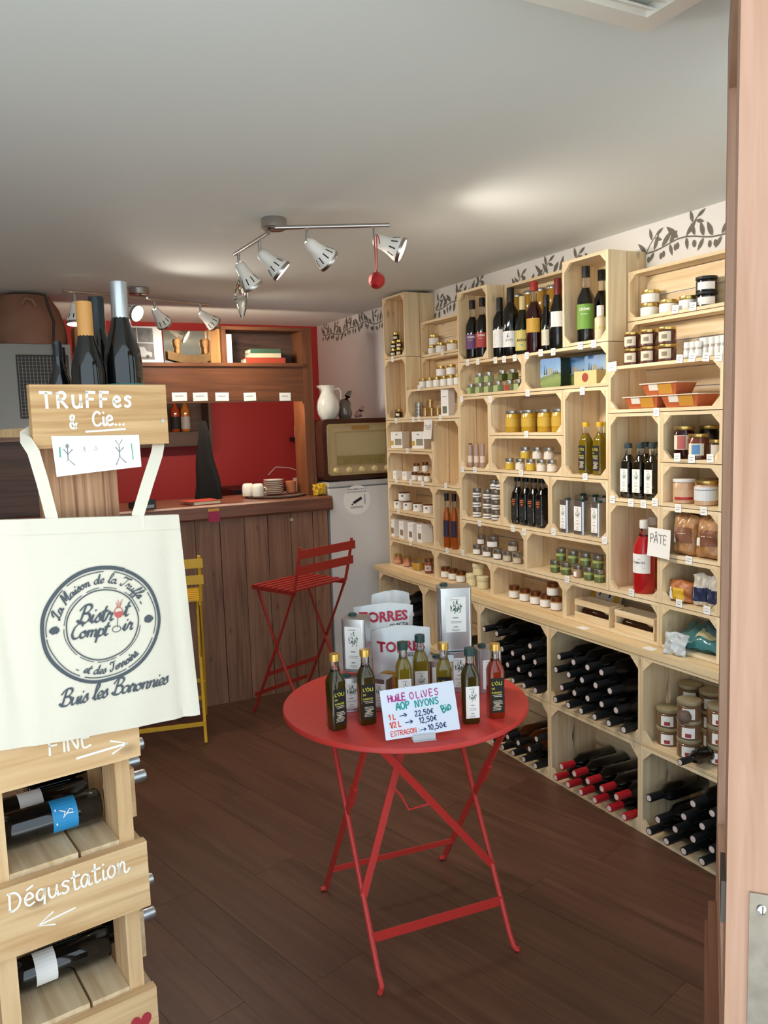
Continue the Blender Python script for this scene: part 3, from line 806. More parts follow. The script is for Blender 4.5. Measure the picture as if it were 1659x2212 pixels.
def on_shelf(px, X, z): return (X, y_at(px, X, z), z)
def rows(maker, pxs, X, z, **k):
    for p in pxs: maker(on_shelf(p, X, z), **k)
X1, X2, X3 = XU+0.046, XU+0.105, XU+0.155
T = TB+0.0012
# ================================================================== contents of the crates, far column
MOUT = mat('dark_truffle_jar', '241C16', 0.15, coat=0.5)
def small_dark(loc): jar('truffle_jar', 'tiny dark preserve jar with gold lid in the topmost far crate', 'tiny dark gold lidded jars', loc, 0.0195, 0.047, MOUT, GOLD, CREAM, 0.3, half=0.7, band=(0.2, 0.5))
z = 1.995+T
rows(small_dark, (851, 863), X1, z); rows(small_dark, (851.5, 863.5), X1+0.012, z+0.0475); small_dark(on_shelf(856, X1+0.012, z+0.095))
jar('truffle_jar', 'single small dark preserve jar with gold lid alone in its upright crate', None, on_shelf(862, X1, 1.632+T), 0.024, 0.05, MOUT, GOLD, CREAM, 0.3, half=0.5, band=(0.2, 0.5))
WHJ = mat('pale_jar_content', 'D8CDB4', 0.2, coat=0.5)
def white_gold(loc, r=0.027, h=0.055, where='standing on the ledge below the set-back crate', grp='white labelled gold lidded jars on the far ledge'):
    jar('preserve_jar', 'white labelled jar with gold lid '+where, grp, loc, r, h, WHJ, GOLD, PAPER, 0.26, half=1.35, band=(0.05, 0.68))
w2 = dict(where='in the shallow far top crate', grp='white labelled gold lidded jars in the far top crate')
z = 1.986+T; XQ = XS+0.045
rows(white_gold, (934,), XQ, z, r=0.023, h=0.05, **w2); rows(white_gold, (953, 977), XQ, z, r=0.030, h=0.056, **w2); white_gold(on_shelf(938, XQ, z+0.0505), 0.029, 0.056, **w2)
z = 1.8035
rows(white_gold, (914, 929, 944, 959.5, 974.5), X1-0.008, z, r=0.021, h=0.055); rows(white_gold, (953, 975), X1-0.002, z+0.056, r=0.026, h=0.054); white_gold(on_shelf(988, X1-0.008, z), 0.018, 0.055)
z = 1.632+T
for k in range(4):
    jar('tin', 'flat round silver tin stacked four high beside gold tins', 'stack of flat silver tins', (X1, y_at(905, X1, z), z+k*0.0205), 0.021, 0.0195, SILV, SILV, None, 0.4, lidr=1.03, waist=1.0, cat='tin')
GT = mat('gold_tin', 'C0A070', 0.25, 0.85)
for p, lv in ((919, 0), (933, 0), (946, 0), (930, 1)):
    jar('tin', 'round gold tin beside the stack of silver tins', 'gold tins in the far low crate', (X1, y_at(p, X1, z), z+lv*0.047), 0.019, 0.046, GT, GOLD, None, 0.2, lidr=1.02, waist=1.0, cat='tin')
def card_box(name, label, group, loc, w, d, h, m, rz=0.0, parts=(), cat='box'):
    """box centred on loc, front face towards local -y"""
    t = thing(name, label, cat, loc, rz, group)
    obj('carton', cached(('carton', w, d, h, m.name), lambda: MB().box(-w/2, w/2, -d/2, d/2, 0, h).mesh('carton', m)), t)
    for nm, pm, x0, x1, z0, z1 in parts:
        obj(nm, cached(('cpart', nm, pm.name, x0, x1, z0, z1, d), lambda: MB().box(x0, x1, -d/2-0.0008, -d/2+0.001, z0, z1).mesh(nm, pm)), t)
    return t
card_box('gift_box', 'tall white carton with a small plant picture beside the gold tins', None, on_shelf(968, X1, z), 0.055, 0.05, 0.142, PAPER, -math.pi/2+0.25,
         (('picture', mat('plant_picture', '6E7466', 0.8, var=0.5, vscale=60), -0.016, 0.016, 0.012, 0.05), ('print', INK, -0.015, 0.015, 0.10, 0.103)))
WIN = mat('window_film', '9A9484', 0.15, coat=0.6, var=0.3, vscale=50)
z = 1.450+T
for p in (865, 911):
    card_box('window_box', 'white carton with a window in the crate behind the curled paper sign', 'white window cartons in the far crate', on_shelf(p, X1+0.02, z), 0.08, 0.08, 0.098, PAPER, -math.pi/2+0.5,
             (('window', WIN, -0.012, 0.034, 0.018, 0.056), ('yellow_flap', hexm('C8A23A'), -0.0425, -0.022, 0.018, 0.045), ('print', INK, -0.006, 0.006, 0.078, 0.084)))
z = 1.262+T
for p, w in ((859, 0.045), (880, 0.055)):
    card_box('small_box', 'small plain white carton beside dark lidded jars', 'small white cartons', on_shelf(p, X1, z), w, 0.04, 0.05, PAPER, -math.pi/2, (('print', INK, -0.005, 0.005, 0.028, 0.033),))
def darklid(loc, h=0.05, body=WHJ): jar('spread_jar', 'small cream labelled jar with dark lid beside small white cartons', 'cream labelled dark lidded jars', loc, 0.0185, h, body, COPP, PAPER, 0.3, half=1.3)
rows(darklid, (896, 909.5, 923), X1-0.008, z); darklid(on_shelf(900, X1+0.012, z+0.0505)); darklid(on_shelf(919, X1+0.012, z+0.0505), 0.06)
z = 1.082+T
def tub(loc, r=0.028): jar('round_tub', 'white round tub with dark lid and a small grey emblem', 'white round tubs', loc, r, 0.05, PAPER, COPP, PAPER, 0.10, lidr=1.0, waist=1.0, extra=(INK, (0.5, 0.74), 0.22), half=0.6, band=(0.3, 0.8), cat='tub')
rows(tub, (861, 881, 903, 925), X1, z, r=0.0285); tub(on_shelf(874, X1+0.01, z+0.051), 0.036)
z = 0.908+T
for i, p in enumerate((859, 879, 898.5, 918)):
    card_box('window_box', 'white carton with a brown window in a row of four', 'row of white window cartons', on_shelf(p, X1, z), 0.0555, 0.075, 0.105, PAPER, -math.pi/2,
             (('window', mat('brown_window_film', '8E7252', 0.15, coat=0.6, var=0.35, vscale=60), -0.012, 0.022, 0.02, 0.055), ('print', INK, -0.004, 0.004, 0.085, 0.09)))
z = 0.737+T
def terrine(loc): jar('terrine_jar', 'small pinkish terrine jar with gold lid on the bench by the fridge', 'pinkish terrine jars', loc, 0.024, 0.062, mat('terrine', 'B4704E', 0.2, coat=0.5), GOLD, hexm('D8A080'), 0.22, half=1.0, band=(0.1, 0.45))
rows(terrine, (861, 880), X1-0.01, z)
jar('cheese_jar', 'wide yellow glass jar with glass lid on the bench by the fridge', None, on_shelf(904, X1-0.008, z), 0.034, 0.065, mat('yellow_content', 'C09030', 0.2, coat=0.5), CLEARG, None, 0.35, waist=0.95)
jar('jam_jar', 'dark red jar with round cream label at the bench front by the fridge', None, on_shelf(927, X1-0.016, z), 0.024, 0.085, mat('dark_red_content', '8A4A34', 0.2, coat=0.5), COPP, hexm('D8C4BC'), 0.2, half=0.9, band=(0.2, 0.55), extra=(INK, (0.3, 0.45), 0.3))
z = 0.908+T
for p, xx in ((967, X1-0.012), (983, X1)):
    bottle('spirit_bottle', 'slim amber spirit bottle with black stopper and dark blue label', 'two slim amber spirit bottles', 'slim', on_shelf(p, xx, z), 0.30, COGN, BLK, 0.262, 0.0125, mat('navy_label', '2A2440', 0.6), (0.065, 0.155), 1.2, -1.2, prn_lines, neckclear=0.225)
z = 0.737+T
def honey(loc, wh='beside cream covered pots', g='copper lidded jars beside cream pots'):
    jar('honey_jar', 'honey jar with copper lid and white label '+wh, g, loc, 0.026, 0.06, mat('honey_content', 'B8884A', 0.15, coat=0.5), COPP, PAPER, 0.3, half=1.4, band=(0.08, 0.6), lidr=0.98)
rows(honey, (963, 979, 996), X1-0.008, z)
def pot(loc): jar('dairy_pot', 'cream paper covered pot in the low bench crate', 'cream paper covered pots', loc, 0.030, 0.062, mat('cream_pot', 'E2D6A8', 0.6), mat('crepe_cover', 'E6DCB4', 0.9, bump=0.6, bscale=60), None, 0.35, lidr=1.06, waist=0.96, cat='pot')
rows(pot, (1020, 1043), X1-0.008, z); pot(on_shelf(1034, X1, z+0.0625))
# ================================================================== middle column
z = 1.912+T
PURP = mat('purple_label', '6A4470', 0.6); REDL = mat('red_label', 'A8403C', 0.6); GRNL = mat('green_label', '6E9A3C', 0.6)
for p, lb, wd, xx in ((1022, PURP, 'purple', X1), (1043.5, REDL, 'red', X1)):
    bottle('liqueur_bottle', 'dark liqueur bottle with %s label and black cap in upright crate' % wd, None, 'liqueur', on_shelf(p, xx, z), 0.29, BLACKG, BLK, 0.258, 0.0165, lb, (0.05, 0.125), 1.1, -0.9, prn_creme, neckclear=0.215)
bottle('liqueur_bottle', 'dark liqueur bottle with green label beside the cream flask', None, 'liqueur', on_shelf(1266, X1, z), 0.305, BLACKG, BLK, 0.258, 0.0165, GRNL, (0.05, 0.15), 1.1, -0.9, prn_creme, neckclear=0.215)
bottle('liqueur_bottle', 'dark liqueur bottle standing behind the cream flask', None, 'liqueur', on_shelf(1300, X3-0.008, z), 0.30, BLACKG, BLK, 0.258, 0.0165, None, neckclear=0.215)
jar('cream_flask', 'small cream flask with white cap and lime green band', None, on_shelf(1297, X1-0.012, z), 0.023, 0.135, mat('cream_flask_white', 'D8C8A8', 0.4), WPL, hexm('B4BE3C'), 0.3, half=3.1, band=(0.30, 0.38), lidr=0.62, waist=0.6, cat='bottle')
# bottles on the ledge in front of the shallow crate
z = 1.9115
L1 = XU+0.044
bottle('wine_bottle', 'black wine bottle with tall white label and round seal on the ledge', None, 'bordeaux', on_shelf(1081, L1, z), 0.282, BLACKG, BLK, 0.225, 0.0165, PAPER, (0.05, 0.14), 1.0, -0.9, prn_lines)
bottle('wine_bottle', 'tall dark wine bottle with white label and blue figure', None, 'bordeaux', on_shelf(1104.5, L1+0.002, z), 0.315, BLACKG, BLK, 0.238, 0.0165, PAPER, (0.04, 0.11), 1.1, -0.9, prn_stts)
bottle('wine_bottle', 'green burgundy bottle with cream capsule and pale yellow label', None, 'burgundy', on_shelf(1130, L1, z), 0.262, GREENG, hexm('D8C48A', 0.4), 0.232, 0.0175, hexm('CDBE6A'), (0.02, 0.125), 1.2, -0.8, prn_xion)
bottle('wine_bottle', 'dark red bottle with red wax top and square ochre label', None, 'liqueur', on_shelf(1155, L1-0.004, z), 0.312, WINEG, hexm('A02A24', 0.4), 0.262, 0.018, hexm('C89A2E'), (0.085, 0.145), 0.9, -0.9, prn_lines, neckclear=0.215)
bottle('wine_bottle', 'short slim black bottle with low cream label', None, 'flute', on_shelf(1181, L1, z), 0.242, BLACKG, BLK, 0.24, 0.0165, hexm('D8D2B8'), (0.03, 0.115), 1.0, -0.9, prn_lines)
bottle('wine_bottle', 'burgundy bottle with dark red capsule and big round white label', None, 'burgundy', on_shelf(1206, L1+0.008, z), 0.302, BLACKG, hexm('6E1A1E', 0.4), 0.232, 0.0168, PAPER, (0.095, 0.16), 0.85, -0.7, prn_lines)
GJ = mat('golden_preserve', 'C8962E', 0.12, trans=0.2, coat=0.5)
for p in (1119, 1143, 1170, 1193, 1210):
    jar('preserve_jar', 'tall golden preserve jar with silver lid behind the wine bottles', 'golden jars behind the wine bottles', on_shelf(p, XQ, 2.087+T), 0.026, 0.115, GJ, SILV, None, 0.14)
# D1 green square jars
z = 1.737+T
PGR = mat('pale_green_jar', '8FA070', 0.3, coat=0.3); PGL = hexm('A9B884', 0.6); DGJ = mat('dark_green_jar', '4A5428', 0.25, coat=0.3)
def gsq(loc, lab=PGL, body=PGR, wd='pale green square jar with silver lid', g='pale green square jars'): jar('pesto_jar', wd+' in the upper low crate', g, loc, 0.0195, 0.05, body, SILV, lab, 0.34, sq=6, rz=-math.pi/2, lidr=0.98, waist=0.9, band=(0.03, 0.6))
rows(gsq, (1019, 1038, 1057, 1077.5), X1, z)
gsq(on_shelf(1102, X1, z), hexm('A83A34'), PGR, 'single red labelled square jar beside pale green ones', None)
gsq(on_shelf(1122, X1, z), PGL, DGJ)
rows(gsq, (1037, 1057), X1+0.008, z+0.0505)
rows(gsq, (1087, 1109), X1+0.008, z+0.0505, lab=hexm('6E7A48'), body=DGJ, wd='dark olive square jar with silver lid', g='dark olive square jars')
# D2 tins with landscape
PIC = None
def landscape():
    m = bpy.data.materials.new('landscape_print'); m.use_nodes = True; nt = m.node_tree; b = nt.nodes['Principled BSDF']; N = nt.nodes.new; L = nt.links.new
    b.inputs['Roughness'].default_value = 0.25
    tc = N('ShaderNodeTexCoord'); sp = N('ShaderNodeSeparateXYZ'); L(tc.outputs['Object'], sp.inputs[0])
    nz = N('ShaderNodeTexNoise'); nz.inputs['Scale'].default_value = 30; L(tc.outputs['Object'], nz.inputs['Vector'])
    ma = N('ShaderNodeMath'); ma.operation = 'MULTIPLY_ADD'; ma.inputs[1].default_value = 0.03; L(nz.outputs['Fac'], ma.inputs[0]); L(sp.outputs['Z'], ma.inputs[2])
    mx = N('ShaderNodeMath'); mx.operation = 'MULTIPLY_ADD'; mx.inputs[1].default_value = -0.18; L(sp.outputs['X'], mx.inputs[0]); L(ma.outputs[0], mx.inputs[2])
    r = N('ShaderNodeValToRGB'); r.color_ramp.interpolation = 'LINEAR'
    for i, (p, c) in enumerate(((0.0, '5E7A3C'), (0.045, '8A9A5A'), (0.066, '6A7A48'), (0.07, '9AB0C4'), (0.10, '6E9AC8'), (0.14, '4A7AB4'))):
        e = r.color_ramp.elements[i] if i < 2 else r.color_ramp.elements.new(p)
        e.position = p; e.color = rgb(c)
    L(mx.outputs[0], r.inputs[0]); L(r.outputs[0], b.inputs['Base Color']); return m
PIC = landscape(); TGRN = mat('tin_dark_green', '2E3E34', 0.35, 0.3)
def ltin(loc, rz, label, pict=True):
    t = thing('picture_tin', label, 'tin', loc, rz, 'landscape picture tins')
    w, h, d = 0.125, 0.128, 0.055
    def rr(w, h, r=0.012, n=4):
        pts = []
        for cx, cz, a0 in ((w/2-r, r, -90), (w/2-r, h-r, 0), (-w/2+r, h-r, 90), (-w/2+r, r, 180)):
            for k in range(n+1):
                a = math.radians(a0+90*k/n); pts.append((cx+r*math.cos(a), cz+r*math.sin(a)))
        return pts
    MB().prism(rr(w, h), 1, -d/2, d/2).build('tin_body', TGRN, t)
    if pict:
        lo = MB().prism(rr(w-0.003, h-0.003), 1, -d/2-0.0015, -d/2).build('picture', PIC, t, loc=(0, 0, 0.0015))
        tr = MB(); fnp = lambda u, v: (u, -d/2-0.0022, v)
        for x, hh in ((-0.035, 0.045), (-0.022, 0.035), (0.02, 0.016), (0.03, 0.018), (0.042, 0.02)):
            tr.add([fnp(x-0.004, 0.055), fnp(x+0.004, 0.055), fnp(x, 0.055+hh)], [(0, 1, 2)])
        tr.add([fnp(-0.012, 0.055), fnp(0.012, 0.058), fnp(0.012, 0.078), fnp(-0.002, 0.086), fnp(-0.012, 0.08)], [(0, 1, 2, 3, 4)], 1)
        tr.build('cypress_print', [hexm('39482E'), hexm('A09A84')], lo)
    return t
ltin(on_shelf(1199, X1+0.02, z), -math.pi/2+0.12, 'tin with a cypress hill landscape picture leaning in the low crate')
ltin(on_shelf(1250, X3-0.01, z), -math.pi/2+0.3, 'dark green picture tin half hidden between the other tins')
ltin(on_shelf(1296, X3-0.012, z), -math.pi/2+0.05, 'landscape picture tin standing behind the cream box')
cb = card_box('cream_box', 'long cream carton with a round red seal before the tins', None, on_shelf(1273, X1-0.008, z), 0.135, 0.045, 0.055, mat('cream_carton', 'D6BE84', 0.6), -math.pi/2)
MB().lathe([(0.019, 0), (0.019, 0.0006)], 20).build('seal', hexm('9A3A2A'), cb, loc=(0.0, -0.0226, 0.028), rot=(math.pi/2, 0, 0))
# E1 vials, E2 yellow jars, E3, E4
z = 1.362+T
for i, p in enumerate((1016.5, 1030, 1043)):
    jar('glass_vial', 'slim clear vial with pale pink label in upright crate', 'slim glass vials', on_shelf(p, X1+0.004*i, z), 0.0128, 0.122, mat('vial_salt', 'C8AFA4', 0.15, trans=0.3, coat=0.5), BLK if i == 0 else CLEARG, hexm('E4D6D0'), 0.06, half=1.8, band=(0.2, 0.48), lidr=0.7, waist=0.95, cat='vial')
z = 1.541+T
MUS = mat('yellow_mustard', 'C29A2C', 0.2, coat=0.5, var=0.35, vscale=90)
for p, xx in ((1107, X1), (1142, X1), (1177, X1), (1208, X1+0.01), (1127, X2+0.02), (1166, X2+0.02)):
    jar('yellow_jar', 'large yellow jar with silver lid in the middle low crate', 'large yellow jars', on_shelf(p, xx, z), 0.0335, 0.102, MUS, SILV, hexm('CBA63E', 0.4), 0.15, half=1.3, band=(0.25, 0.62), lidr=0.93)
z = 1.362+T
def sj(loc, lab): jar('condiment_jar', 'condiment jar with %s label and silver lid in the middle crate' % ('yellow' if lab else 'white'), ('yellow' if lab else 'white')+' labelled condiment jars', loc, 0.0225, 0.054, mat('pale_condiment', 'B8A888', 0.15, coat=0.5), SILV, hexm('D2B03A') if lab else hexm('E6DCD0'), 0.3, half=1.5, band=(0.03, 0.55), lidr=0.98)
for p, l in ((1102, 1), (1124, 0), (1147, 1), (1170, 0), (1193, 0)): sj(on_shelf(p, X1, z), l)
for p, l in ((1135, 1), (1161, 0), (1186, 0)): sj(on_shelf(p, X1+0.008, z+0.0545), l)
def oli(loc, rz=-math.pi/2, label='square oil bottle with yellow cap and black label in upright crate', group='oil bottles with yellow caps', liq=None, H=0.216, cap=None):
    return bottle('oil_bottle', label, group, 'oil', loc, H, liq or OILG, cap or YCAP, 0.200, 0.0155, BLABEL, (0.018, 0.122), 1.0, rz, prn_oli, sq=1, neckclear=0.170)
for p, xx in ((1266, X1), (1296, X1), (1305, X2)): oli(on_shelf(p, xx, z))
# F row
z = 1.103+T
SPC = mat('spice_content', '7A6250', 0.2, coat=0.5, var=0.3, vscale=60)
def spj(loc, r=0.0245, h=0.05): jar('spice_jar', 'spice jar with silver lid and white band stacked in layers', 'stacked spice jars', loc, r, h, SPC, SILV, PAPER, 0.36, half=1.6, band=(0.1, 0.55), lidr=1.0, extra=(INK, (0.25, 0.38), 0.9))
for lv in range(3):
    for p in (1031, 1053.5, 1072): spj(on_shelf(p, X1, z+lv*0.0505), 0.0228)
for p in (1068, 1080): spj(on_shelf(p, X1+0.01, z+3*0.0505), 0.0205, 0.048)
for p, xx in ((1119, X1), (1136.5, X1), (1154, X1), (1171.5, X1), (1180, X2)):
    bottle('vinegar_bottle', 'black square bottle with orange lettering in a row', 'black bottles with orange lettering', 'oil', on_shelf(p, xx, z), 0.222, BLACKG, BLK, 0.200, 0.0150, BLABEL, (0.018, 0.125), 1.0, -math.pi/2, prn_orange, sq=1, neckclear=0.170)
def rrect(w, d, r=0.010, n=4):
    pts = []
    for cx, cy, a0 in ((w/2-r, -d/2+r, -90), (w/2-r, d/2-r, 0), (-w/2+r, d/2-r, 90), (-w/2+r, -d/2+r, 180)):
        for k in range(n+1):
            a = math.radians(a0+90*k/n); pts.append((cx+r*math.cos(a), cy+r*math.sin(a)))
    return pts
def oil_can(label, group, loc, w, d, h, rz=0.0, capped=True, lw=0.72, lb=(0.12, 0.85), capc=None):
    t = thing('oil_can', label, 'can', loc, rz, group)
    key = ('can', w, d, h)
    def mk():
        mb = MB().prism(rrect(w, d), 2, 0.002, h-0.003)
        mb.prism(rrect(w+0.003, d+0.003), 2, 0, 0.003); mb.prism(rrect(w+0.003, d+0.003), 2, h-0.004, h)
        return mb.mesh('can_body', STEEL, True)
    obj('can_body', cached(key, mk), t)
    lo = obj('label', cached(key+('lab', lw, lb), lambda: MB().box(-w/2*lw, w/2*lw, -d/2-0.001, -d/2+0.0005, h*lb[0], h*lb[1]).mesh('label', PAPER)), t)
    obj('print', cached(key+('prn', lw, lb), lambda: prn_tree(lambda u, v: (u, -d/2-0.0016, v), w/2*lw, h*lb[0], h*lb[1])), lo)
    if capped:
        obj('cap', cached(('cancap', h, capc and capc.name), lambda: MB().lathe([(0.013, h), (0.013, h+0.006), (0.011, h+0.008)], 16).mesh('cap', capc or DGRN, True)), t, (-w/2+0.022, d/2-0.022, 0))
    return t
for p, xx, wd in ((1226, X1-0.012, 0.05), (1258, X1-0.01, 0.062), (1294, X1, 0.05), (1260, X3, 0.05), (1286, X3, 0.05), (1307, X3, 0.05)):
    oil_can('silver oil can with white label in the crate of cans', 'silver oil cans in the crate', on_shelf(p, xx, z), wd, 0.052, 0.142 if xx < X2 else 0.15, -math.pi/2)
# G row
z = 0.908+T
def gj(loc, r, h, lab=PAPER, body=SPC): jar('seasoning_jar', 'seasoning jar with silver lid in the crate under the spice jars', 'mixed seasoning jars', loc, r, h, body, SILV, lab, 0.32, half=1.0, band=(0.1, 0.55), lidr=0.98)
for p, r in ((1031, 0.023), (1053, 0.025), (1075.5, 0.023), (1096.5, 0.023), (1118, 0.023)): gj(on_shelf(p, X1-0.004, z), r, 0.052, PAPER if p < 1090 else hexm('CFC3AE'), SPC if p < 1080 else mat('salt_mix', '9A8A78', 0.2, coat=0.5))
gj(on_shelf(1040, X1+0.014, z+0.0525), 0.021, 0.05); gj(on_shelf(1065, X1+0.006, z+0.0525), 0.031, 0.056); gj(on_shelf(1109, X1+0.008, z+0.0525), 0.026, 0.05, hexm('CFC3AE'))
PEST = mat('green_pesto', '5E6A38', 0.2, coat=0.5, var=0.2, vscale=60)
def pj(loc, beige=False): jar('pesto_jar', 'beige round jar showing its barcode among the dark green ones' if beige else 'dark green pesto jar with silver lid in the lower crate', None if beige else 'dark green pesto jars', loc, 0.0225, 0.055, hexm('A08468', 0.3) if beige else PEST, SILV, PAPER if beige else hexm('A8B06A'), 0.3, half=0.35 if beige else 1.4, band=(0.12, 0.5) if beige else (0.42, 0.62), lidr=0.98, rz=-1.4 if beige else -0.9)
for p, b in ((1199, 0), (1223, 0), (1249, 1), (1272.5, 0), (1295, 0)): pj(on_shelf(p, X1, z), bool(b))
for p in (1212, 1238, 1265, 1292): pj(on_shelf(p, X1+0.01, z+0.0555))
# H row
z = 0.737+T
hw = dict(wh='below the seasoning jars', g='copper lidded honey jars')
for p in (1111, 1134, 1157, 1179, 1202): honey(on_shelf(p, X1-0.01, z), **hw)
honey(on_shelf(1194, X1-0.004, z+0.0605), **hw)
def gift_crate(yc, label):
    t = thing('gift_crate', label, 'gift box', (XU+0.048, yc, 0.737+T), -math.pi/2)
    w, d, h = 0.21, 0.075, 0.085; q = 0.006
    board('base', t, -w/2, w/2, -d/2, d/2, 0, q, PINE)
    for s in (-1, 1):
        board('end_board', t, s*w/2-(q if s > 0 else 0), s*w/2+(0 if s > 0 else q), -d/2, d/2, q, h, PINE)
    board('front_slat', t, -w/2, w/2, -d/2-0.004, -d/2, 0, 0.03, PINE); board('front_slat', t, -w/2, w/2, -d/2-0.004, -d/2, 0.06, h, PINE)
    board('back_board', t, -w/2, w/2, d/2, d/2+0.004, 0, h, PINE)
    return t
for yc, lab in ((y_at(1275, XU, 0.78), 'little open wooden gift box with small lying bottles, beside the honey jars'), (y_at(1366, XU, 0.78), 'little open wooden gift box with small lying bottles, beside the teal bags')):
    gift_crate(yc, lab)
    for k in range(1):
        bottle('miniature_bottle', 'miniature brown bottle lying in a little wooden gift box', 'miniature bottles in gift boxes', 'slim', (XU+0.048, yc+0.085, 0.737+T+0.006+0.0215), 0.165, AMBERG, BLK, 0.24, 0.012, hexm('4A2A1A'), (0.06, 0.14), 1.2, 0, rot=(math.pi/2, 0, 0), rscale=1.9)
    for q in (0.045, 0.075):
        pass

# ================================================================== soft bags
def pillow(w, h, t, seed=0, nx=14, ny=16, crumple=0.004, seal=0.03, flare=0.0):
    """closed bag standing up: local x across, z up, front towards -y; returns (MB, surf) with surf(u, v) on the front"""
    rn = random.Random(seed); ph = [rn.uniform(0, 6.28) for _ in range(8)]
    def bulge(s, q):       # s across -1..1, q up 0..1
        e = max(0.0, 1-s*s)**0.55
        b = min(1, q/0.10)**0.6 if q < 0.1 else 1.0
        tp = max(0.0, min(1.0, (1-q)/0.42))
        return e*b*(tp**0.75)*t/2+0.0012
    def wr(s, q): return crumple*(math.sin(5*s+7*q+ph[0])+0.7*math.sin(11*s-6*q+ph[1])+0.5*math.sin(17*q+3*s+ph[2]))
    def surf(u, v, side=-1, off=0.0):
        s = max(-1, min(1, u/(w/2))); q = max(0, min(1, v/h))
        k = 1+flare*(q-0.5)
        return (u*k, side*(bulge(s, q)+off)+wr(s, q)*(1-0.0), v-0.012*s*s*(q > 0.97))
    mb = MB()
    for side in (-1, 1):
        vs = [surf(w/2*(2*i/nx-1), h*j/ny, side) for j in range(ny+1) for i in range(nx+1)]
        fs = [(j*(nx+1)+i, j*(nx+1)+i+1, (j+1)*(nx+1)+i+1, (j+1)*(nx+1)+i) for j in range(ny) for i in range(nx)]
        if side > 0: fs = [tuple(reversed(f)) for f in fs]
        mb.add(vs, fs)
    return mb, surf
def bag(name, label, group, loc, rz, w, h, t, m, seed, crumple=0.003, tilt=0.0, cat='bag', patches=(), flare=0.0):
    o = thing(name, label, cat, loc, rz, group, rot=(tilt, 0, rz))
    mb, sf = pillow(w, h, t, seed, crumple=crumple, flare=flare)
    mb.build('pouch', m, o, True)
    for nm, pm, u0, u1, v0, v1 in patches:
        n = 8; q = MB()
        vs = [sf(u0+(u1-u0)*i/n, v0+(v1-v0)*j/n, -1, 0.0022) for j in range(n+1) for i in range(n+1)]
        q.add(vs, [(j*(n+1)+i, j*(n+1)+i+1, (j+1)*(n+1)+i+1, (j+1)*(n+1)+i) for j in range(n) for i in range(n)])
        q.build(nm, pm, o, True)
    return o, sf
BAGW = mat('yellow_white_bag', 'D9D6D0', 0.35, coat=0.2)
bag('flat_bag', 'flat white and yellow bag lying on the little wooden gift boxes', None, (XU+0.118, y_at(1303, XU+0.12, 0.83), 0.7525), -math.pi/2-0.05, 0.19, 0.130, 0.03, BAGW, 5, 0.001, -0.25,
    patches=(('yellow_end', hexm('D0A42E', 0.4), -0.092, -0.06, 0.06, 0.124), ('yellow_end', hexm('D0A42E', 0.4), 0.06, 0.092, 0.06, 0.124), ('lettering', INKB, -0.035, -0.025, 0.085, 0.12), ('lettering', INKB, 0.03, 0.04, 0.085, 0.12)))
# ================================================================== right-hand column
z = 1.987+T
w3 = dict(where='in the shallow top crate beside the door', grp='white labelled jars in the top crate by the door')
for p, lv in ((1403, 0), (1405, 1), (1444, 0), (1487, 0)): white_gold(on_shelf(p, XQ, z+lv*0.0505), 0.034, 0.05, **w3)
BJ = mat('black_jar', '1C1A18', 0.15, coat=0.5)
for lv in (0, 1): jar('dark_jar', 'black jar with dark lid and small white label in a stack of two', 'two stacked black jars', on_shelf(1526, XQ, z+lv*0.0535), 0.037, 0.053, BJ, BLK, PAPER, 0.22, half=0.9, band=(0.1, 0.6), lidr=1.0)
z = 1.8115; LX = XU+0.046
PL = mat('plum_jam', '5A2E28', 0.15, coat=0.5)
for lv in (0, 1):
    for p in (1366, 1402, 1441):
        jar('jam_jar', 'jam jar with gold lid and cream label, %s layer on the ledge' % ('upper' if lv else 'lower'), 'six jam jars on the ledge', on_shelf(p, LX, z+lv*0.0625), 0.033, 0.062, PL, GOLD, hexm('D6CCB4'), 0.18, half=0.75, band=(0.15, 0.72), lidr=0.97, rz=-1.15, extra=(hexm('8E7A6A'), (0.3, 0.55), 0.3))
VI = mat('spice_vial', 'C2B8AE', 0.2, coat=0.5)
def vial(loc, h=0.062): jar('spice_vial', 'small spice vial with white cap on the ledge by the door', 'white capped spice vials', loc, 0.0115, h, VI, WPL, PAPER, 0.36, half=1.5, band=(0.05, 0.5), lidr=1.0, waist=0.9, cat='vial')
for p in (1484, 1496.5, 1508.5): vial(on_shelf(p, LX-0.014, z), 0.058)
for p in (1524, 1538, 1551, 1563): vial(on_shelf(p, LX+0.004, z), 0.068)
for p in (1518, 1531, 1544, 1557): vial(on_shelf(p, LX+0.032, z), 0.072)
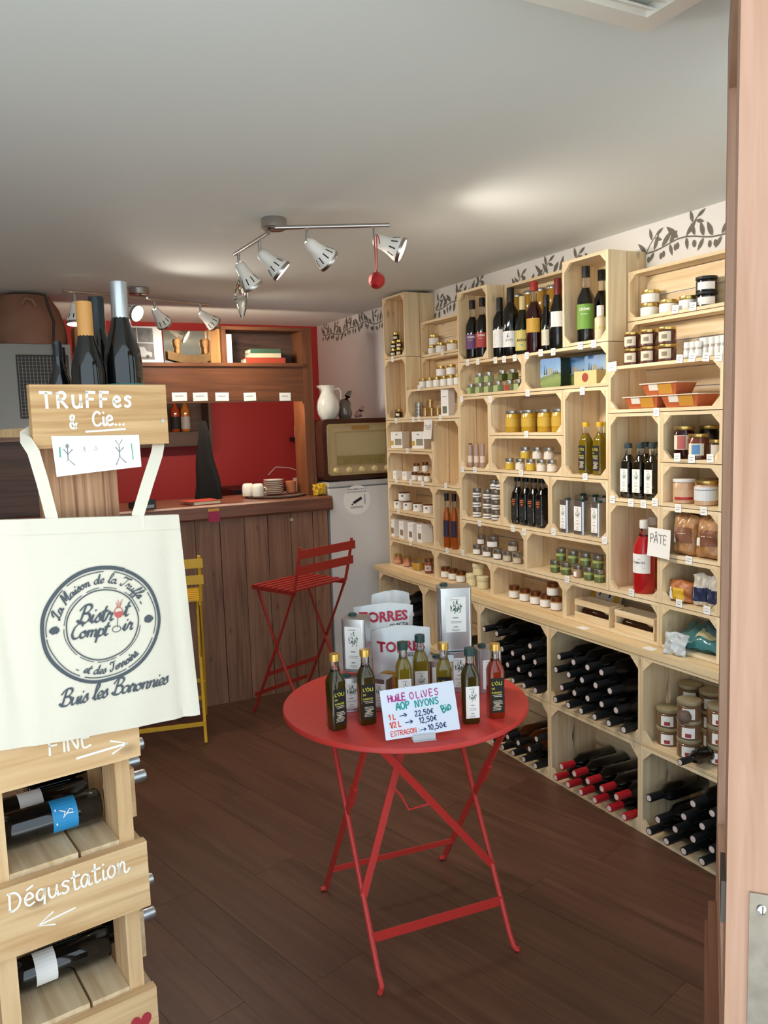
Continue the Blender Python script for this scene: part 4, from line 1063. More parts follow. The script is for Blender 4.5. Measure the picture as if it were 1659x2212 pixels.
# foie gras trays
TR = mat('orange_tray_content', 'B4603C', 0.25, coat=0.5, var=0.3, vscale=30)
def tray(loc, label):
    t = thing('food_tray', label, 'tray', loc, -math.pi/2, 'orange food trays')
    w, d, h = 0.168, 0.105, 0.042
    b = MB(); v = [(sx*(w/2-0.014), sy*(d/2-0.012), 0) for sx, sy in ((-1, -1), (1, -1), (1, 1), (-1, 1))]+[(sx*w/2, sy*d/2, h) for sx, sy in ((-1, -1), (1, -1), (1, 1), (-1, 1))]
    b.add(v, [(3, 2, 1, 0), (4, 5, 6, 7)]+[(i, (i+1) % 4, 4+(i+1) % 4, 4+i) for i in range(4)]); obj('tray', cached('tray', lambda: b.mesh('tray', TR)), t)
    obj('rim', cached('trayrim', lambda: MB().box(-w/2-0.006, w/2+0.006, -d/2-0.006, d/2+0.006, h, h+0.004).mesh('rim', hexm('D8C8B4', 0.3))), t)
    def face(x0, x1, z0, z1):
        f = lambda x, z: (x, -(d/2-0.012+0.012*z/h)-0.0012, z)
        return MB().add([f(x0, z0), f(x1, z0), f(x1, z1), f(x0, z1)], [(0, 1, 2, 3)])
    obj('label', cached('traylab', lambda: face(-0.005, 0.06, 0.004, h-0.002).mesh('label', hexm('C08A36'))), t)
    obj('white_label', cached('traylab2', lambda: face(-0.05, -0.006, 0.018, h-0.001).mesh('white_label', hexm('DCD4C8'))), t)
z = 1.628+T
tray((X1+0.008, y_at(1402, X1, z), z), 'orange food tray with amber label at the crate side beside the cardboard')
tray((X1+0.008, y_at(1402, X1, z)-0.185, z), 'orange food tray with amber label beside the door')
tray((X1+0.012, y_at(1402, X1, z)-0.085, z+0.0465), 'orange food tray with amber label lying on the two others')
z = 1.278+T
for p, xx in ((1357, X1), (1383, X1), (1409, X1), (1394, X3), (1414, X3)):
    bottle('oil_bottle', 'dark square oil bottle with long white label in upright crate', 'dark oil bottles with white labels', 'oil', on_shelf(p, xx, z), 0.214, mat('very_dark_oil', '1C1608', 0.06, coat=0.5), mat('slate_cap', '2C3A40', 0.5), 0.200, 0.0155, PAPER, (0.025, 0.118), 1.0, -math.pi/2, prn_tree, sq=1, neckclear=0.170)
z = 1.441+T
jar('jam_jar', 'tall dark jam jar with pink and cream label', None, on_shelf(1477, X1, z), 0.036, 0.118, WINEG, GOLD, CREAM, 0.12, half=0.9, band=(0.28, 0.72), rz=-1.1, extra=(hexm('B4605C'), (0.3, 0.7), 0.42))
jar('jam_jar', 'tall dark jam jar standing behind the others without visible label', None, on_shelf(1531, X2+0.03, z), 0.036, 0.118, BLACKG, GOLD, None, 0.12)
jar('jam_jar', 'honey coloured jam jar with blue and cream label', None, on_shelf(1508, X1-0.01, z), 0.036, 0.09, mat('dark_honey', '6A3218', 0.15, coat=0.5), GOLD, CREAM, 0.14, half=0.8, band=(0.15, 0.62), rz=-1.1, extra=(hexm('5E8AB8'), (0.2, 0.58), 0.4))
jar('jam_jar', 'small dark jam jar with tilted cream label at the crate corner', None, on_shelf(1547, X1-0.018, z), 0.024, 0.07, WINEG, GOLD, hexm('D4C6B4'), 0.16, half=0.8, band=(0.2, 0.75))
z = 1.278+T
BEI = mat('beige_pate', 'C8A27E', 0.2, coat=0.5)
jar('wide_jar', 'wide beige jar with white lid and a red stripe', None, on_shelf(1478, X1, z), 0.040, 0.088, BEI, WPL, hexm('D2B090'), 0.12, half=1.0, band=(0.15, 0.55), lidr=0.99, extra=(hexm('B0302C'), (0.15, 0.27), 0.9))
jar('wide_jar', 'wide beige jar with gold lid and large white label', None, on_shelf(1525, X1-0.006, z), 0.040, 0.088, BEI, GOLD, hexm('DADADA'), 0.16, half=1.5, band=(0.2, 0.75), extra=(INK, (0.62, 0.65), 1.1))
jar('wide_jar', 'wide beige jar standing behind the gold lidded one', None, on_shelf(1543, X3-0.022, z), 0.036, 0.086, BEI, COPP, PAPER, 0.16, half=1.2)
z = 0.908+T
bottle('juice_bottle', 'big red tomato juice bottle with white lid and white label', None, 'juice', on_shelf(1391, X1+0.004, z), 0.285, TOMATO, WPL, 0.268, 0.0185, PAPER, (0.085, 0.165), 1.05, -1.25, prn_tom, neckclear=0.215)
bottle('juice_bottle', 'red tomato juice bottle standing behind the labelled one', None, 'juice', on_shelf(1409, X3-0.008, z), 0.285, TOMATO, WPL, 0.268, 0.0185, None, neckclear=0.215)
z = 1.087+T
MUSH = mat('dried_mushrooms', 'A87848', 0.5, coat=0.5, var=0.55, vscale=45, bump=0.8, bscale=30)
for p, lab in ((1485, 'clear bag of dried mushrooms with brown label beside the paper sign'), (1537, 'clear bag of dried mushrooms with brown label beside the door')):
    bag('mushroom_bag', lab, 'bags of dried mushrooms', on_shelf(p, X1-0.006, z), -math.pi/2, 0.110, 0.155, 0.072, MUSH, p, 0.004,
        patches=(('label', hexm('7A4A30'), -0.02, 0.042, 0.05, 0.105), ('white_label', PAPER, -0.048, -0.024, 0.045, 0.075), ('print', hexm('D8C8B0'), -0.01, 0.03, 0.082, 0.085)))
z = 0.908+T
bag('fruit_bag', 'bag of orange dried fruit with yellow label', None, on_shelf(1476, X1-0.004, z), -math.pi/2, 0.115, 0.082, 0.065, mat('orange_fruit', 'A8602C', 0.45, coat=0.4, var=0.5, vscale=60, bump=0.6), 9, 0.003,
    patches=(('label', hexm('CFA22A'), -0.022, 0.03, 0.006, 0.055), ('white_label', PAPER, -0.055, -0.026, 0.006, 0.055)))
for p, s, lab in ((1516, 21, 'bag of white sweets with navy label leaning on another'), (1547, 22, 'bag of white sweets with navy label by the door edge')):
    bag('sweet_bag', lab, 'white bags with navy labels', on_shelf(p, X1-0.006, z), -math.pi/2+(0.35 if s == 21 else -0.1), 0.062, 0.122, 0.036, mat('white_sweets', 'D2C8B8', 0.35, coat=0.5, var=0.3, vscale=80), s, 0.004,
        patches=(('label', hexm('2A3050'), -0.03, 0.03, 0.02, 0.07),))
TEAL = mat('teal_film', '3F7478', 0.18, coat=0.6, var=0.35, vscale=18); PALEF = mat('pale_film', 'C6CACA', 0.25, coat=0.5, var=0.2, vscale=14)
zb = 0.7375+TB
for i, (p, X, zz, w, h, t, m, rz, tl, lab) in enumerate((
    (1505, XU+0.02, zb+0.014, 0.22, 0.16, 0.05, TEAL, -1.45, -1.15, 'crumpled teal bag with a cream label lying on the bench'),
    (1456, XU-0.036, 0.7368, 0.085, 0.085, 0.028, PALEF, -1.3, -0.30, 'pale crumpled bag leaning on the crate post at the bench edge'),
    (1532, XU+0.075, zb+0.06, 0.15, 0.11, 0.04, mat('dark_teal_film', '3A5E64', 0.18, coat=0.6, var=0.35, vscale=18), -1.8, -1.1, 'dark teal bag lying on top of the other crumpled bags'))):
    bag('crumpled_bag', lab, 'crumpled teal bags', on_shelf(p, X, zz), rz, w, h, t, m, 40+i, 0.006, tl,
        patches=((('label', hexm('C8C39A', 0.4), -0.02, 0.05, 0.03, 0.09),) if i == 0 else ()))
# ================================================================== bottles lying in the base crates
WCAP = mat('pale_capsule_end', 'D8C8C4', 0.6); RCAP = mat('red_capsule', 'A81E26', 0.35)
def lying(y, z, label, group, glass=BLACKG, cap=BLK, lab=None, cx=2.188, H=0.283, kind='bordeaux', rx=0.0):
    o = bottle('wine_bottle', label, group, kind, (cx+H, y, z), H, glass, cap, 0.232, 0.0168, lab, (0.07, 0.15), 1.0, 0, rot=(0, -math.pi/2, 0), captop=WCAP, n=14)
    o.rotation_euler = Matrix.Rotation(-math.pi/2, 3, 'Y').to_euler() if not rx else (Matrix.Rotation(-math.pi/2, 3, 'Y') @ Matrix.Rotation(rx, 3, 'Z')).to_euler()
    return o
ROWN = ('bottom', 'second', 'third', 'top')
ZR = lambda b, k: b+TB+0.0012+0.0355+k*0.0655
for k, ys in enumerate(((2.656, 2.573, 2.493, 2.412, 2.331, 2.250), (2.614, 2.533, 2.453, 2.371, 2.291), (2.679-0.02, 2.576, 2.493, 2.412, 2.331), (2.630, 2.538, 2.453, 2.372))):
    for y in ys: lying(y, ZR(0.355, k), 'dark bottle lying in the %s row of the four-row crate' % ROWN[k], 'lying bottles of the four-row crate', cx=2.188+(0.006 if k == 2 else 0))
for k, ys in enumerate(((2.795, 2.878, 2.961, 3.044, 3.127, 3.21), (2.831, 2.916, 3.001, 3.086, 3.171), (2.795, 2.878, 2.961, 3.044, 3.127), (2.83, 3.085, 3.19))):
    for y in ys: lying(y, ZR(0.355, k), 'dark bottle lying in the %s row of the crate behind the red table' % ROWN[k], 'lying bottles behind the red table', cx=2.189)
for k, ys in enumerate(((2.660, 2.578, 2.496, 2.412, 2.329, 2.246), (2.619, 2.537, 2.454, 2.371, 2.288))):
    for i, y in enumerate(ys): lying(y, ZR(0.0, k), 'dark bottle with red capsule lying in the %s row' % ('upper' if k else 'bottom'), 'lying red capped bottles', cap=RCAP, lab=PAPER if k else None, rx=math.pi-0.2)
for k, ys in enumerate(((2.116, 2.032, 1.951, 1.870, 1.789, 1.708), (2.074, 1.991, 1.910, 1.829, 1.748), (2.118, 1.952, 1.871, 1.790), (1.912, 1.830, 1.748))):
    for y in ys: lying(y, ZR(0.0, k), 'black bottle lying in the %s row of the floor crate beside the door' % ROWN[k], 'lying bottles beside the door')
for i, (y, k, g) in enumerate(((3.134, 0, BLACKG), (3.05, 0, BLACKG), (2.967, 0, AMBERG), (2.885, 0, BLACKG), (2.80, 0, AMBERG), (2.842, 1, AMBERG), (2.926, 1, AMBERG), (3.008, 1, AMBERG), (2.79, 2, BLACKG))):
    lying(y, ZR(0.0, k), ('brown' if g is AMBERG else 'black')+' bottle lying in the %s row of the floor crate behind the red table' % ROWN[k], 'lying brown and black bottles', glass=g, lab=PAPER if k else None, rx=math.pi-0.4)
for k, ys in enumerate(((3.89, 3.972, 4.054, 4.136), (3.931, 4.013, 4.095), (3.89, 3.972, 4.054), (3.925, 4.01))):
    for y in ys: lying(y, ZR(0.355, k), 'dark bottle lying in the %s row of the crate at the fridge end' % ROWN[k], 'lying bottles at the fridge end')
lying(3.62, ZR(0.355, 0), 'single dark bottle lying in a nearly empty base crate', None)
lying(1.928, ZR(0.355, 0), 'single dark bottle lying in front of the large gold lidded jars', None, cx=2.14, H=0.22)
PJ = mat('preserve_meat', '7A5A40', 0.2, coat=0.5, var=0.3, vscale=20)
zb = 0.355+TB+0.001
for p, X, lv in [(1443, 2.30, k) for k in (0, 1)]+[(1488, 2.275, k) for k in (0, 1, 2)]+[(1553, 2.32, k) for k in (0, 1, 2)]+[(1490, 2.415, k) for k in (0, 1, 2)]+[(1535, 2.42, k) for k in (0, 1, 2)]:
    y = y_at(p, X, 0.45)
    jar('preserve_jar', 'large preserve jar with gold lid, %s layer of the base crate' % ('bottom', 'middle', 'top')[lv], 'large gold lidded preserve jars', (X, y, zb+lv*0.0715), 0.042, 0.071, PJ, PLID, PAPER, 0.2, half=0.55, band=(0.1, 0.65), lidr=1.0, rz=-0.9, extra=(hexm('A03A38'), (0.15, 0.35), 0.25))
MB().lathe([(0.002, 0), (0.016, 0.003), (0.024, 0.016), (0.025, 0.026), (0.018, 0.042), (0.004, 0.047)], 18).build('truffle_ball', mat('brown_ball', '6A564A', 0.6), None, True, (2.218, y_at(1478, 2.218, 0.50), 0.3555+TB+0.0715*2+0.0005))
tag(bpy.context.scene.objects['truffle_ball'], 'small brown ball resting on the large gold lidded jars', 'ball')
# ================================================================== price tags
def ptag(px, py, X=XU-0.0018, w=0.029, h=0.030, sk=0.0, group='price tags on the upper crates', label='small white price tag stuck on a crate shelf edge'):
    p = onx(px, py, X); rn = random.Random(int(px*7+py))
    me = cached(('ptag', w, h), lambda: MB().box(-0.0006, 0, -w/2, w/2, -h/2, h/2).add([(-0.0009, y, zz) for zz in (0.004, 0.0055) for y in (-w*0.34, w*0.3)], [(0, 1, 3, 2)], 1).add([(-0.0009, y, zz) for zz in (-0.005, -0.003) for y in (-w*0.2, w*0.36)], [(0, 1, 3, 2)], 1).mesh('price_tag', [PAPER, INK]))
    o = obj('price_tag', me, None, p, (rn.uniform(-0.08, 0.08), sk, 0)); tag(o, label, 'price tag', group)
for a in ((848, 776), (856, 909), (893, 906), (905, 905), (951, 902), (880, 974), (856, 1038), (887, 1041), (913, 1045), (963, 1049), (999, 1014), (1026, 1015), (997, 862), (1059, 862), (861, 1103), (887, 1173),
          (966, 1189), (1000, 1194), (1036, 1130), (1010, 783), (1032, 781), (1070, 778), (1089, 776), (1112, 773), (1138, 768), (1168, 762), (1195, 760), (1254, 747), (1283, 743), (1140, 849), (1258, 845), (905, 838),
          (1137, 938), (1126, 1022), (1264, 1030), (1108, 1142), (1132, 1149), (1196, 1149), (1306, 1167), (1225, 1251), (1468, 775), (1495, 772), (1525, 771), (1552, 771), (1418, 890), (1463, 988), (1494, 991),
          (1534, 990), (1323, 1079), (1363, 1086), (1390, 1089), (1415, 1085), (1465, 1098), (1520, 1104), (1488, 1210), (1364, 1280), (1467, 1303), (1527, 1318)):
    p_ = onx(a[0], a[1], XU)
    best = None
    for ya, yb, z0, z1, cor, lab in UP:
        ya = YS.get(ya, ya); yb = YS.get(yb, yb)
        if yb-0.02 <= p_.y <= ya+0.02:
            d = abs(z0-p_.z)+(0 if yb <= p_.y <= ya else 0.01)
            if best is None or d < best[0]: best = (d, lab)
    for ya, yb, z0, ph_ in ((YS['b'], YS['d'], 1.803, 'the white labelled jars on the far ledge'), (YS['e'], YS['g'], 1.911, 'the row of mixed wine bottles'), (YS['h'], YS['j'], 1.811, 'the six jam jars and white capped vials')):
        if yb <= p_.y <= ya and abs(z0-p_.z) < best[0]+0.012: best = (0, 'x with '+ph_)
    lab = best[1]
    ph_ = lab.split(' with ', 1)[1] if ' with ' in lab else (lab.split(' holding ', 1)[1] if ' holding ' in lab else 'the '+lab)
    ph_ = ' '.join(ph_.split(',')[0].split()[:10])
    ptag(*a, label='small white price tag below '+ph_, group='price tags below '+ph_)
ptag(1322, 792, XU-0.0018, 0.05, 0.036, label='wider white price tag stuck on the crate post beside the jam jars', group=None)
for a in ((955, 761),): ptag(*a, X=XS-0.0018, group=None, label='small white price tag on the far shallow top crate')
for a in ((1459, 668), (1497, 662)): ptag(*a, X=XS-0.0018, group='price tags on the top crate by the door', label='white price tag on the shallow top crate by the door')
for a in ((1259, 1363), (1403, 1408)):
    p = onx(a[0], a[1]-7, XB+0.02)
    o = MB().box(-0.018, 0.018, -0.025, 0.025, 0, 0.0008).build('price_card', PAPER, None, False, (XB+0.022, p.y, 0.7365)); tag(o, 'white price card lying flat on the bench edge', 'price card', 'flat price cards on the bench')
def curled_sign(px0, px1, py0, py1, X, text, label, curl):
    a = onx(px0, py0, X); b = onx(px1, py1, X); w = a.y-b.y; h = a.z-b.z
    t = thing('paper_sign', label, 'sign', (X, (a.y+b.y)/2, b.z), -math.pi/2)
    f = lambda u, v, off=0.0: (u, -0.004-curl*((u/w+0.5)**2)-curl*0.5*(1-v/h)**2-off, v)
    n = 8; q = MB()
    q.add([f(-w/2+w*i/n, h*j/n) for j in range(n+1) for i in range(n+1)], [(j*(n+1)+i, j*(n+1)+i+1, (j+1)*(n+1)+i+1, (j+1)*(n+1)+i) for j in range(n) for i in range(n)])
    q.build('sheet', PAPER, t, True)
    m = MB(); st, tot = strokes(text, HW, 1.0); size = min(w*0.82/tot, h*0.3)
    write(m, text, HW, size, size*0.09, lambda u, v: f(u, v, 0.0009), -0.41*w, h*0.48)
    m.build('lettering', mat('pencil_grey', '6A6660', 0.9), t)
curled_sign(1402, 1455, 1138, 1208, XU-0.004, 'PÂTE', 'white paper sign lettered PATE beside the red bottles', 0.012)
curled_sign(917, 943, 906, 948, XU-0.004, 'TRUFFE', 'curled white paper sign lettered TRUFFE on the far crates', 0.02)

# ================================================================== red bistro table
TX, TY, TZ, TRD = 1.178, 2.165, 0.746, 0.386
tb = thing('bistro_table', 'round bright red folding metal bistro table in the middle of the floor', 'table', (TX, TY, 0))
def tl(x, y, z): return (x-TX, y-TY, z)
MB().lathe([(TRD-0.004, TZ-0.016), (TRD, TZ-0.0145), (TRD, TZ-0.004), (TRD-0.003, TZ-0.0005), (TRD-0.008, TZ)], 64).build('tabletop', REDM, tb, True)
A1, A2, B1, B2 = Vector((0.941, 1.92, 0)), Vector((1.373, 1.874, 0)), Vector((1.004, 2.463, 0)), Vector((1.464, 2.421, 0))
def foot_leg(foot, top, hook, nm):
    m = MB(); f = Vector(foot); t = Vector(top); d = (t-f).normalized()
    p1 = f+d*0.03
    pts = [f+hook*0.022+Vector((0, 0, 0.008)), f+hook*0.008+Vector((0, 0, 0.0075)), f+Vector((0, 0, 0.014)), p1+d*0.02, f+d*0.3, f+d*0.5, t]
    m.tube([tl(*q) for q in pts], 0.0085, 8).build(nm, REDM, tb, True)
def mixp(a, b, s, L): d = (b-a).normalized(); return a+d*s
TA1 = mixp(A1, B1, 0.475, 0)+Vector((0, 0, 0.729)); TA2 = mixp(A2, B2, 0.52, 0)+Vector((0, 0, 0.729))
TB1 = mixp(A1, B1, 0.05, 0)+Vector((0, 0, 0.729)); TB2 = mixp(A2, B2, 0.01, 0)+Vector((0, 0, 0.729))
hk = Vector((-0.3, -0.95, 0)); hk2 = Vector((-0.9, 0.3, 0))
foot_leg(A1, TA1, Vector((-0.6, -0.6, 0)), 'leg'); foot_leg(A2, TA2, Vector((0.5, -0.7, 0)), 'leg')
for ft, tp in ((B1, TB1), (B2, TB2)):
    m = MB(); d = (tp-ft).normalized()
    m.bar(tl(*(ft+Vector((0, 0, 0.012)))), tl(*tp), 0.020, 0.007, (1, 0, 0)); m.tube([tl(*(ft+Vector((-0.02, 0.004, 0.008)))), tl(*(ft+Vector((0.0, 0, 0.008))))], 0.008, 8)
    m.build('leg', REDM, tb)
    pm = ft+(tp-ft)*0.68
    MB().bar(tl(*(pm-d*0.045)), tl(*(pm+d*0.045)), 0.026, 0.013, (1, 0, 0)).build('hinge_bracket', REDM, tb)
def at_s(f, t, z): return f+(t-f)*(z/t.z)
MB().bar(tl(*at_s(A1, TA1, 0.115)), tl(*at_s(A2, TA2, 0.115)), 0.006, 0.028, (0, 0, 1)).build('stretcher', REDM, tb)
MB().bar(tl(*at_s(B1, TB1, 0.12)), tl(*at_s(B2, TB2, 0.12)), 0.006, 0.018, (0, 0, 1)).build('stretcher', REDM, tb)
b1 = at_s(A2, TA2, 0.20); b2 = at_s(A1, TA1, 0.21)
e1 = Vector((0.965, 1.985, 0.726)); e2 = Vector((1.135, 2.06, 0.726))
MB().bar(tl(*b1), tl(*e1), 0.022, 0.006, (0.3, 1, 0)).build('brace', REDM, tb)
MB().bar(tl(*b2), tl(*e2), 0.022, 0.006, (0.3, 1, 0)).build('brace', REDM, tb)
c0 = b2+(e2-b2)*0.62; c1 = b1+(e1-b1)*0.52
cm = (c0+c1)/2+Vector((0, 0, -0.045))
MB().tube([tl(*q) for q in (c0, c0*0.55+cm*0.45, cm+Vector((-0.015, 0, 0)), cm+Vector((0.015, 0, 0)), c1*0.55+cm*0.45, c1)], 0.004, 8).build('latch_loop', REDM, tb, True)
MB().bar(tl(*TB1), tl(*TB2), 0.012, 0.02).build('top_rail', REDM, tb)
MB().bar(tl(*TA1), tl(*TA2), 0.012, 0.02).build('top_rail', REDM, tb)
# ---- things standing on the table
ZT = TZ+0.0008
def tp_(px, py): p = onz(px, py, ZT); return p
def oil_t(px, py, rz, liq, label, gold=True, cap=None, xy=None):
    p = tp_(px, py) if xy is None else Vector((xy[0], xy[1], ZT))
    if gold: return oli((p.x, p.y, ZT), rz, label, None, liq, 0.218, GCAP)
    return bottle('oil_bottle', label, None, 'oil', (p.x, p.y, ZT), 0.218, liq, DGRN, 0.198, 0.0158, PAPER, (0.018, 0.112), 1.0, rz, prn_tree, sq=1, neckclear=0.165)
oil_t(728, 1572, 0.10, OILD, 'dark square oil bottle with gold cap at the left table edge')
oil_t(793, 1560, -0.15, OILD, 'dark green square oil bottle with gold cap beside the handwritten sign')
oil_t(0, 0, -0.55, OILG, 'golden square oil bottle with gold cap behind the handwritten sign', xy=(1.215, 1.985))
oil_t(1071, 1546, -0.35, OILR, 'reddish square oil bottle with gold cap at the right table edge')
oil_t(0, 0, -0.35, OILG, 'golden oil bottle with dark green cap before the lower crisp bag', False, xy=(1.118, 2.06))
oil_t(0, 0, -0.42, OILG, 'golden oil bottle with dark green cap beside the lower crisp bag', False, xy=(1.20, 2.10))
oil_t(1017, 1558, -0.30, OILD, 'brown oil bottle with dark green cap and white label beside the sign', False)
oil_can('small silver oil can with white label at the left of the table', None, (0.995, 2.175, ZT), 0.072, 0.05, 0.105, -0.35)
oil_can('silver oil can with green cap stacked on the small left can', None, (1.035, 2.205, ZT+0.114), 0.075, 0.072, 0.165, -0.75, True, 0.7, (0.06, 0.86))
oil_can('small round cornered silver can behind the handwritten sign', None, (1.082, 2.13, ZT), 0.052, 0.05, 0.10, -0.9, False)
oil_can('silver oil can with green cap half hidden behind the oil bottles', None, (1.285, 2.115, ZT), 0.075, 0.07, 0.128, -0.6)
oil_can('silver oil can carrying the tallest can', None, (1.375, 2.155, ZT), 0.08, 0.06, 0.132, -0.45, False)
oil_can('tallest silver oil can standing on other cans', None, (1.375, 2.175, ZT+0.134), 0.105, 0.075, 0.205, -0.42, True, 0.62, (0.30, 0.86))
oil_can('silver oil can with white label at the right back of the table', None, (1.452, 2.10, ZT), 0.078, 0.06, 0.142, -0.35, True, 0.62, (0.08, 0.75))
# crisp bags
CRISP = mat('white_crisp_bag', 'DCE0E2', 0.3, coat=0.3)
def torres(loc, rz, w, h, t, seed, label, tilt, fine, flare=0.0, tv=0.66):
    o, sf = bag('crisp_bag', label, 'white crisp bags', loc, rz, w, h, t, CRISP, seed, 0.0042, tilt, flare=flare)
    q = MB(); add_text(q, [('TORRES', w*0.228, -w*0.42, h*tv, 'LEFT')], lambda u, v: sf(u, v, -1, 0.0035), 0, 0.035); q.build('brand_lettering', hexm('B0203A', 0.4), o)
    q = MB(); add_text(q, [(fine, w*0.085, w*0.08, h*(tv-0.075), 'LEFT')], lambda u, v: sf(u, v, -1, 0.0035), 0, 0.01); q.build('small_lettering', INKB, o)
    q = MB(); pts = [(-w*0.25+w*0.22*math.cos(a*math.pi/9), h*0.25+h*0.13*math.sin(a*math.pi/9)) for a in range(18)]
    q.add([sf(u, v, -1, 0.004) for u, v in pts], [tuple(range(18))]); q.build('crisp_picture', mat('crisp_print', 'C08A3C', 0.5, var=0.4, vscale=50), o)
    return o
torres((1.198, 2.335, ZT), -0.36, 0.190, 0.278, 0.085, 2, 'white crisp bag with red lettering standing at the back of the table', 0.02, 'SELECTA', 0.08, 0.80)
torres((1.206, 2.232, ZT), -0.42, 0.185, 0.222, 0.075, 3, 'white crisp bag with red lettering in front of the other crisp bag', 0.02, 'SELECTA', 0.05)
bag('crisp_bag', 'white crisp bag with a pointed corner hidden behind the other bags', 'white crisp bags', (1.262, 2.405, ZT), -0.3, 0.15, 0.30, 0.05, CRISP, 6, 0.004, 0.02, flare=-0.3)
# handwritten price sign
pa, pb = onz(885, 1605, ZT), None
SG = math.radians(-16)
sgn = thing('price_sign', 'handwritten white card with olive oil prices in a clear stand', 'sign', (1.068, 1.868, ZT), SG, None, rot=(0, 0, SG))
SW, SH, ST = 0.212, 0.134, 0.30     # width, height, lean back
def sf_(u, v, off=0.0): return (u+v*(-0.045), v*math.sin(ST)-off*math.cos(ST)-0.012, 0.012+v*math.cos(ST)+off*math.sin(ST)+u*0.045)
q = MB(); q.add([sf_(-SW/2, 0), sf_(SW/2, 0), sf_(SW/2, SH), sf_(-SW/2, SH), sf_(-SW/2, 0, -0.002), sf_(SW/2, 0, -0.002), sf_(SW/2, SH, -0.002), sf_(-SW/2, SH, -0.002)],
                [(0, 1, 2, 3), (7, 6, 5, 4), (0, 4, 5, 1), (1, 5, 6, 2), (2, 6, 7, 3), (3, 7, 4, 0)]); q.build('card', mat('sign_card', 'DCE2F0', 0.4), sgn)
MB().box(-0.032, 0.032, -0.03, 0.035, 0, 0.002).box(-0.032, 0.032, -0.022, -0.019, 0.002, 0.016).box(-0.032, 0.032, -0.009, -0.006, 0.002, 0.014).build('card_holder', mat('clear_plastic', 'D8DCE0', 0.15, alpha=0.75), sgn)
fs = lambda u, v: sf_(u, v, 0.0012)
PINK, TEALI, ORI, NAVY = hexm('B83A8A', 0.7), hexm('1A9A94', 0.7), hexm('E0543A', 0.7), hexm('24386A', 0.7)
for nm, im, items in (('pink_lettering', PINK, (('HUiLE', -0.086, 0.100, 0.018, 0.0034, 0.98), ('OLiVES', -0.024, 0.100, 0.018, 0.0026, 1.35))),
                      ('teal_lettering', TEALI, (('AOP', -0.066, 0.076, 0.019, 0.0036, 0.98), ('NYONS', -0.012, 0.076, 0.018, 0.0032, 1.08), ('Bio', 0.064, 0.050, 0.019, 0.0036, 1.0))),
                      ('orange_lettering', ORI, (('1 L', -0.090, 0.052, 0.014, 0.0028, 1.0), ('1/2 L', -0.090, 0.031, 0.014, 0.0028, 0.95), ('ESTRAGON', -0.090, 0.008, 0.013, 0.0020, 0.98))),
                      ('navy_lettering', NAVY, (('>', -0.060, 0.051, 0.020, 0.0022, 1.0), ('22,50€', -0.016, 0.052, 0.0145, 0.0024, 1.14), ('>', -0.046, 0.031, 0.020, 0.0024, 1.0), ('12,50€', -0.006, 0.032, 0.0145, 0.0024, 1.14), (':>', -0.012, 0.007, 0.016, 0.0020, 1.0), ('10,50€', 0.016, 0.010, 0.0145, 0.0024, 1.2)))):
    q = MB()
    for t, x, y, s, w, sp in items: write(q, t, HW, s, w, fs, x, y, 0.32 if t == 'Bio' else 0.02, space=sp)
    q.build(nm, im, sgn)

# ================================================================== the wooden bottle tower with its sign
A_T = math.radians(8.5)
P0 = CP+ray(160, 1880)*1.62
tw = thing('bottle_tower', 'tower of pallet wood bins with a post and chalk lettered sign', 'display stand', (P0.x, P0.y, 0), A_T)
UL, UR, DP = -0.17, 0.150, 0.47
for z0, z1 in ((0.275, 0.42), (0.608, 0.753), (0.942, 1.087)):
    board('front_board', tw, UL, UR, 0, 0.022, z0, z1, PALLET)
    board('back_board', tw, UL, UR, DP-0.022, DP, z0, z1, PALLET)
    board('side_rail', tw, 0.1325, 0.152, 0.024, 0.20, z0+0.01, z1-0.012, PALLET2)
    zf = z1+0.012
    board('bin_floor', tw, -0.1145, 0.016, 0.024, 0.215, zf-0.018, zf, PALLET2); board('bin_floor', tw, 0.022, 0.1, 0.024, 0.215, zf-0.018, zf-0.002, PALLET2)
    board('bin_floor', tw, -0.1145, 0.1, 0.22, DP-0.024, zf-0.018, zf, PALLET2)
board('side_slab', tw, 0.1325, 0.160, 0.085, 0.20, 0.772, 0.882, PALLET)
board('side_slab', tw, 0.1325, 0.160, 0.085, 0.20, 0.440, 0.548, PALLET2)
for u0, u1 in ((0.1005, 0.1318), (-0.15, -0.115)):
    board('upright', tw, u0, u1, 0.023, 0.115, 0, 1.08, PALLET)
    board('upright', tw, u0, u1, 0.235, DP-0.024, 0, 1.08, PALLET)
board('front_board', tw, UL, UR, 0, 0.022, 0.0, 0.12, PALLET)
board('top_board', tw, UL, UR, 0.024, DP, 1.088, 1.105, PALLET)
board('post', tw, 0.0, 0.148, 0.0235, 0.046, 0.96, 1.70, POSTM)
board('bottle_shelf', tw, -0.02, 0.262, 0.047, 0.27, 1.614, 1.631, PALLET)
board('shelf_bracket', tw, 0.05, 0.1, 0.047, 0.20, 1.55, 1.613, PALLET)
sb = board('sign_board', tw, -0.012, 0.253, 0.0, 0.0225, 1.591, 1.712, SIGNW)
ft_ = lambda u, v: (u, -0.0008, v)
q = MB(); write(q, 'TRUFFes', HW, 0.029, 0.0056, ft_, 0.006, 1.668, 0.0, space=1.29); write(q, '&', HW, 0.026, 0.0042, ft_, 0.056, 1.628); write(q, 'Cie...', HW, 0.027, 0.0045, ft_, 0.10, 1.632, space=0.95)
ribbon(q, [(0.086, 1.6205), (0.163, 1.6235)], 0.004, ft_); q.build('chalk_lettering', CHALK, tw)
q = MB(); write(q, 'Dégustation', HW, 0.036, 0.0042, ft_, -0.125, 0.703, -0.012, space=1.06)
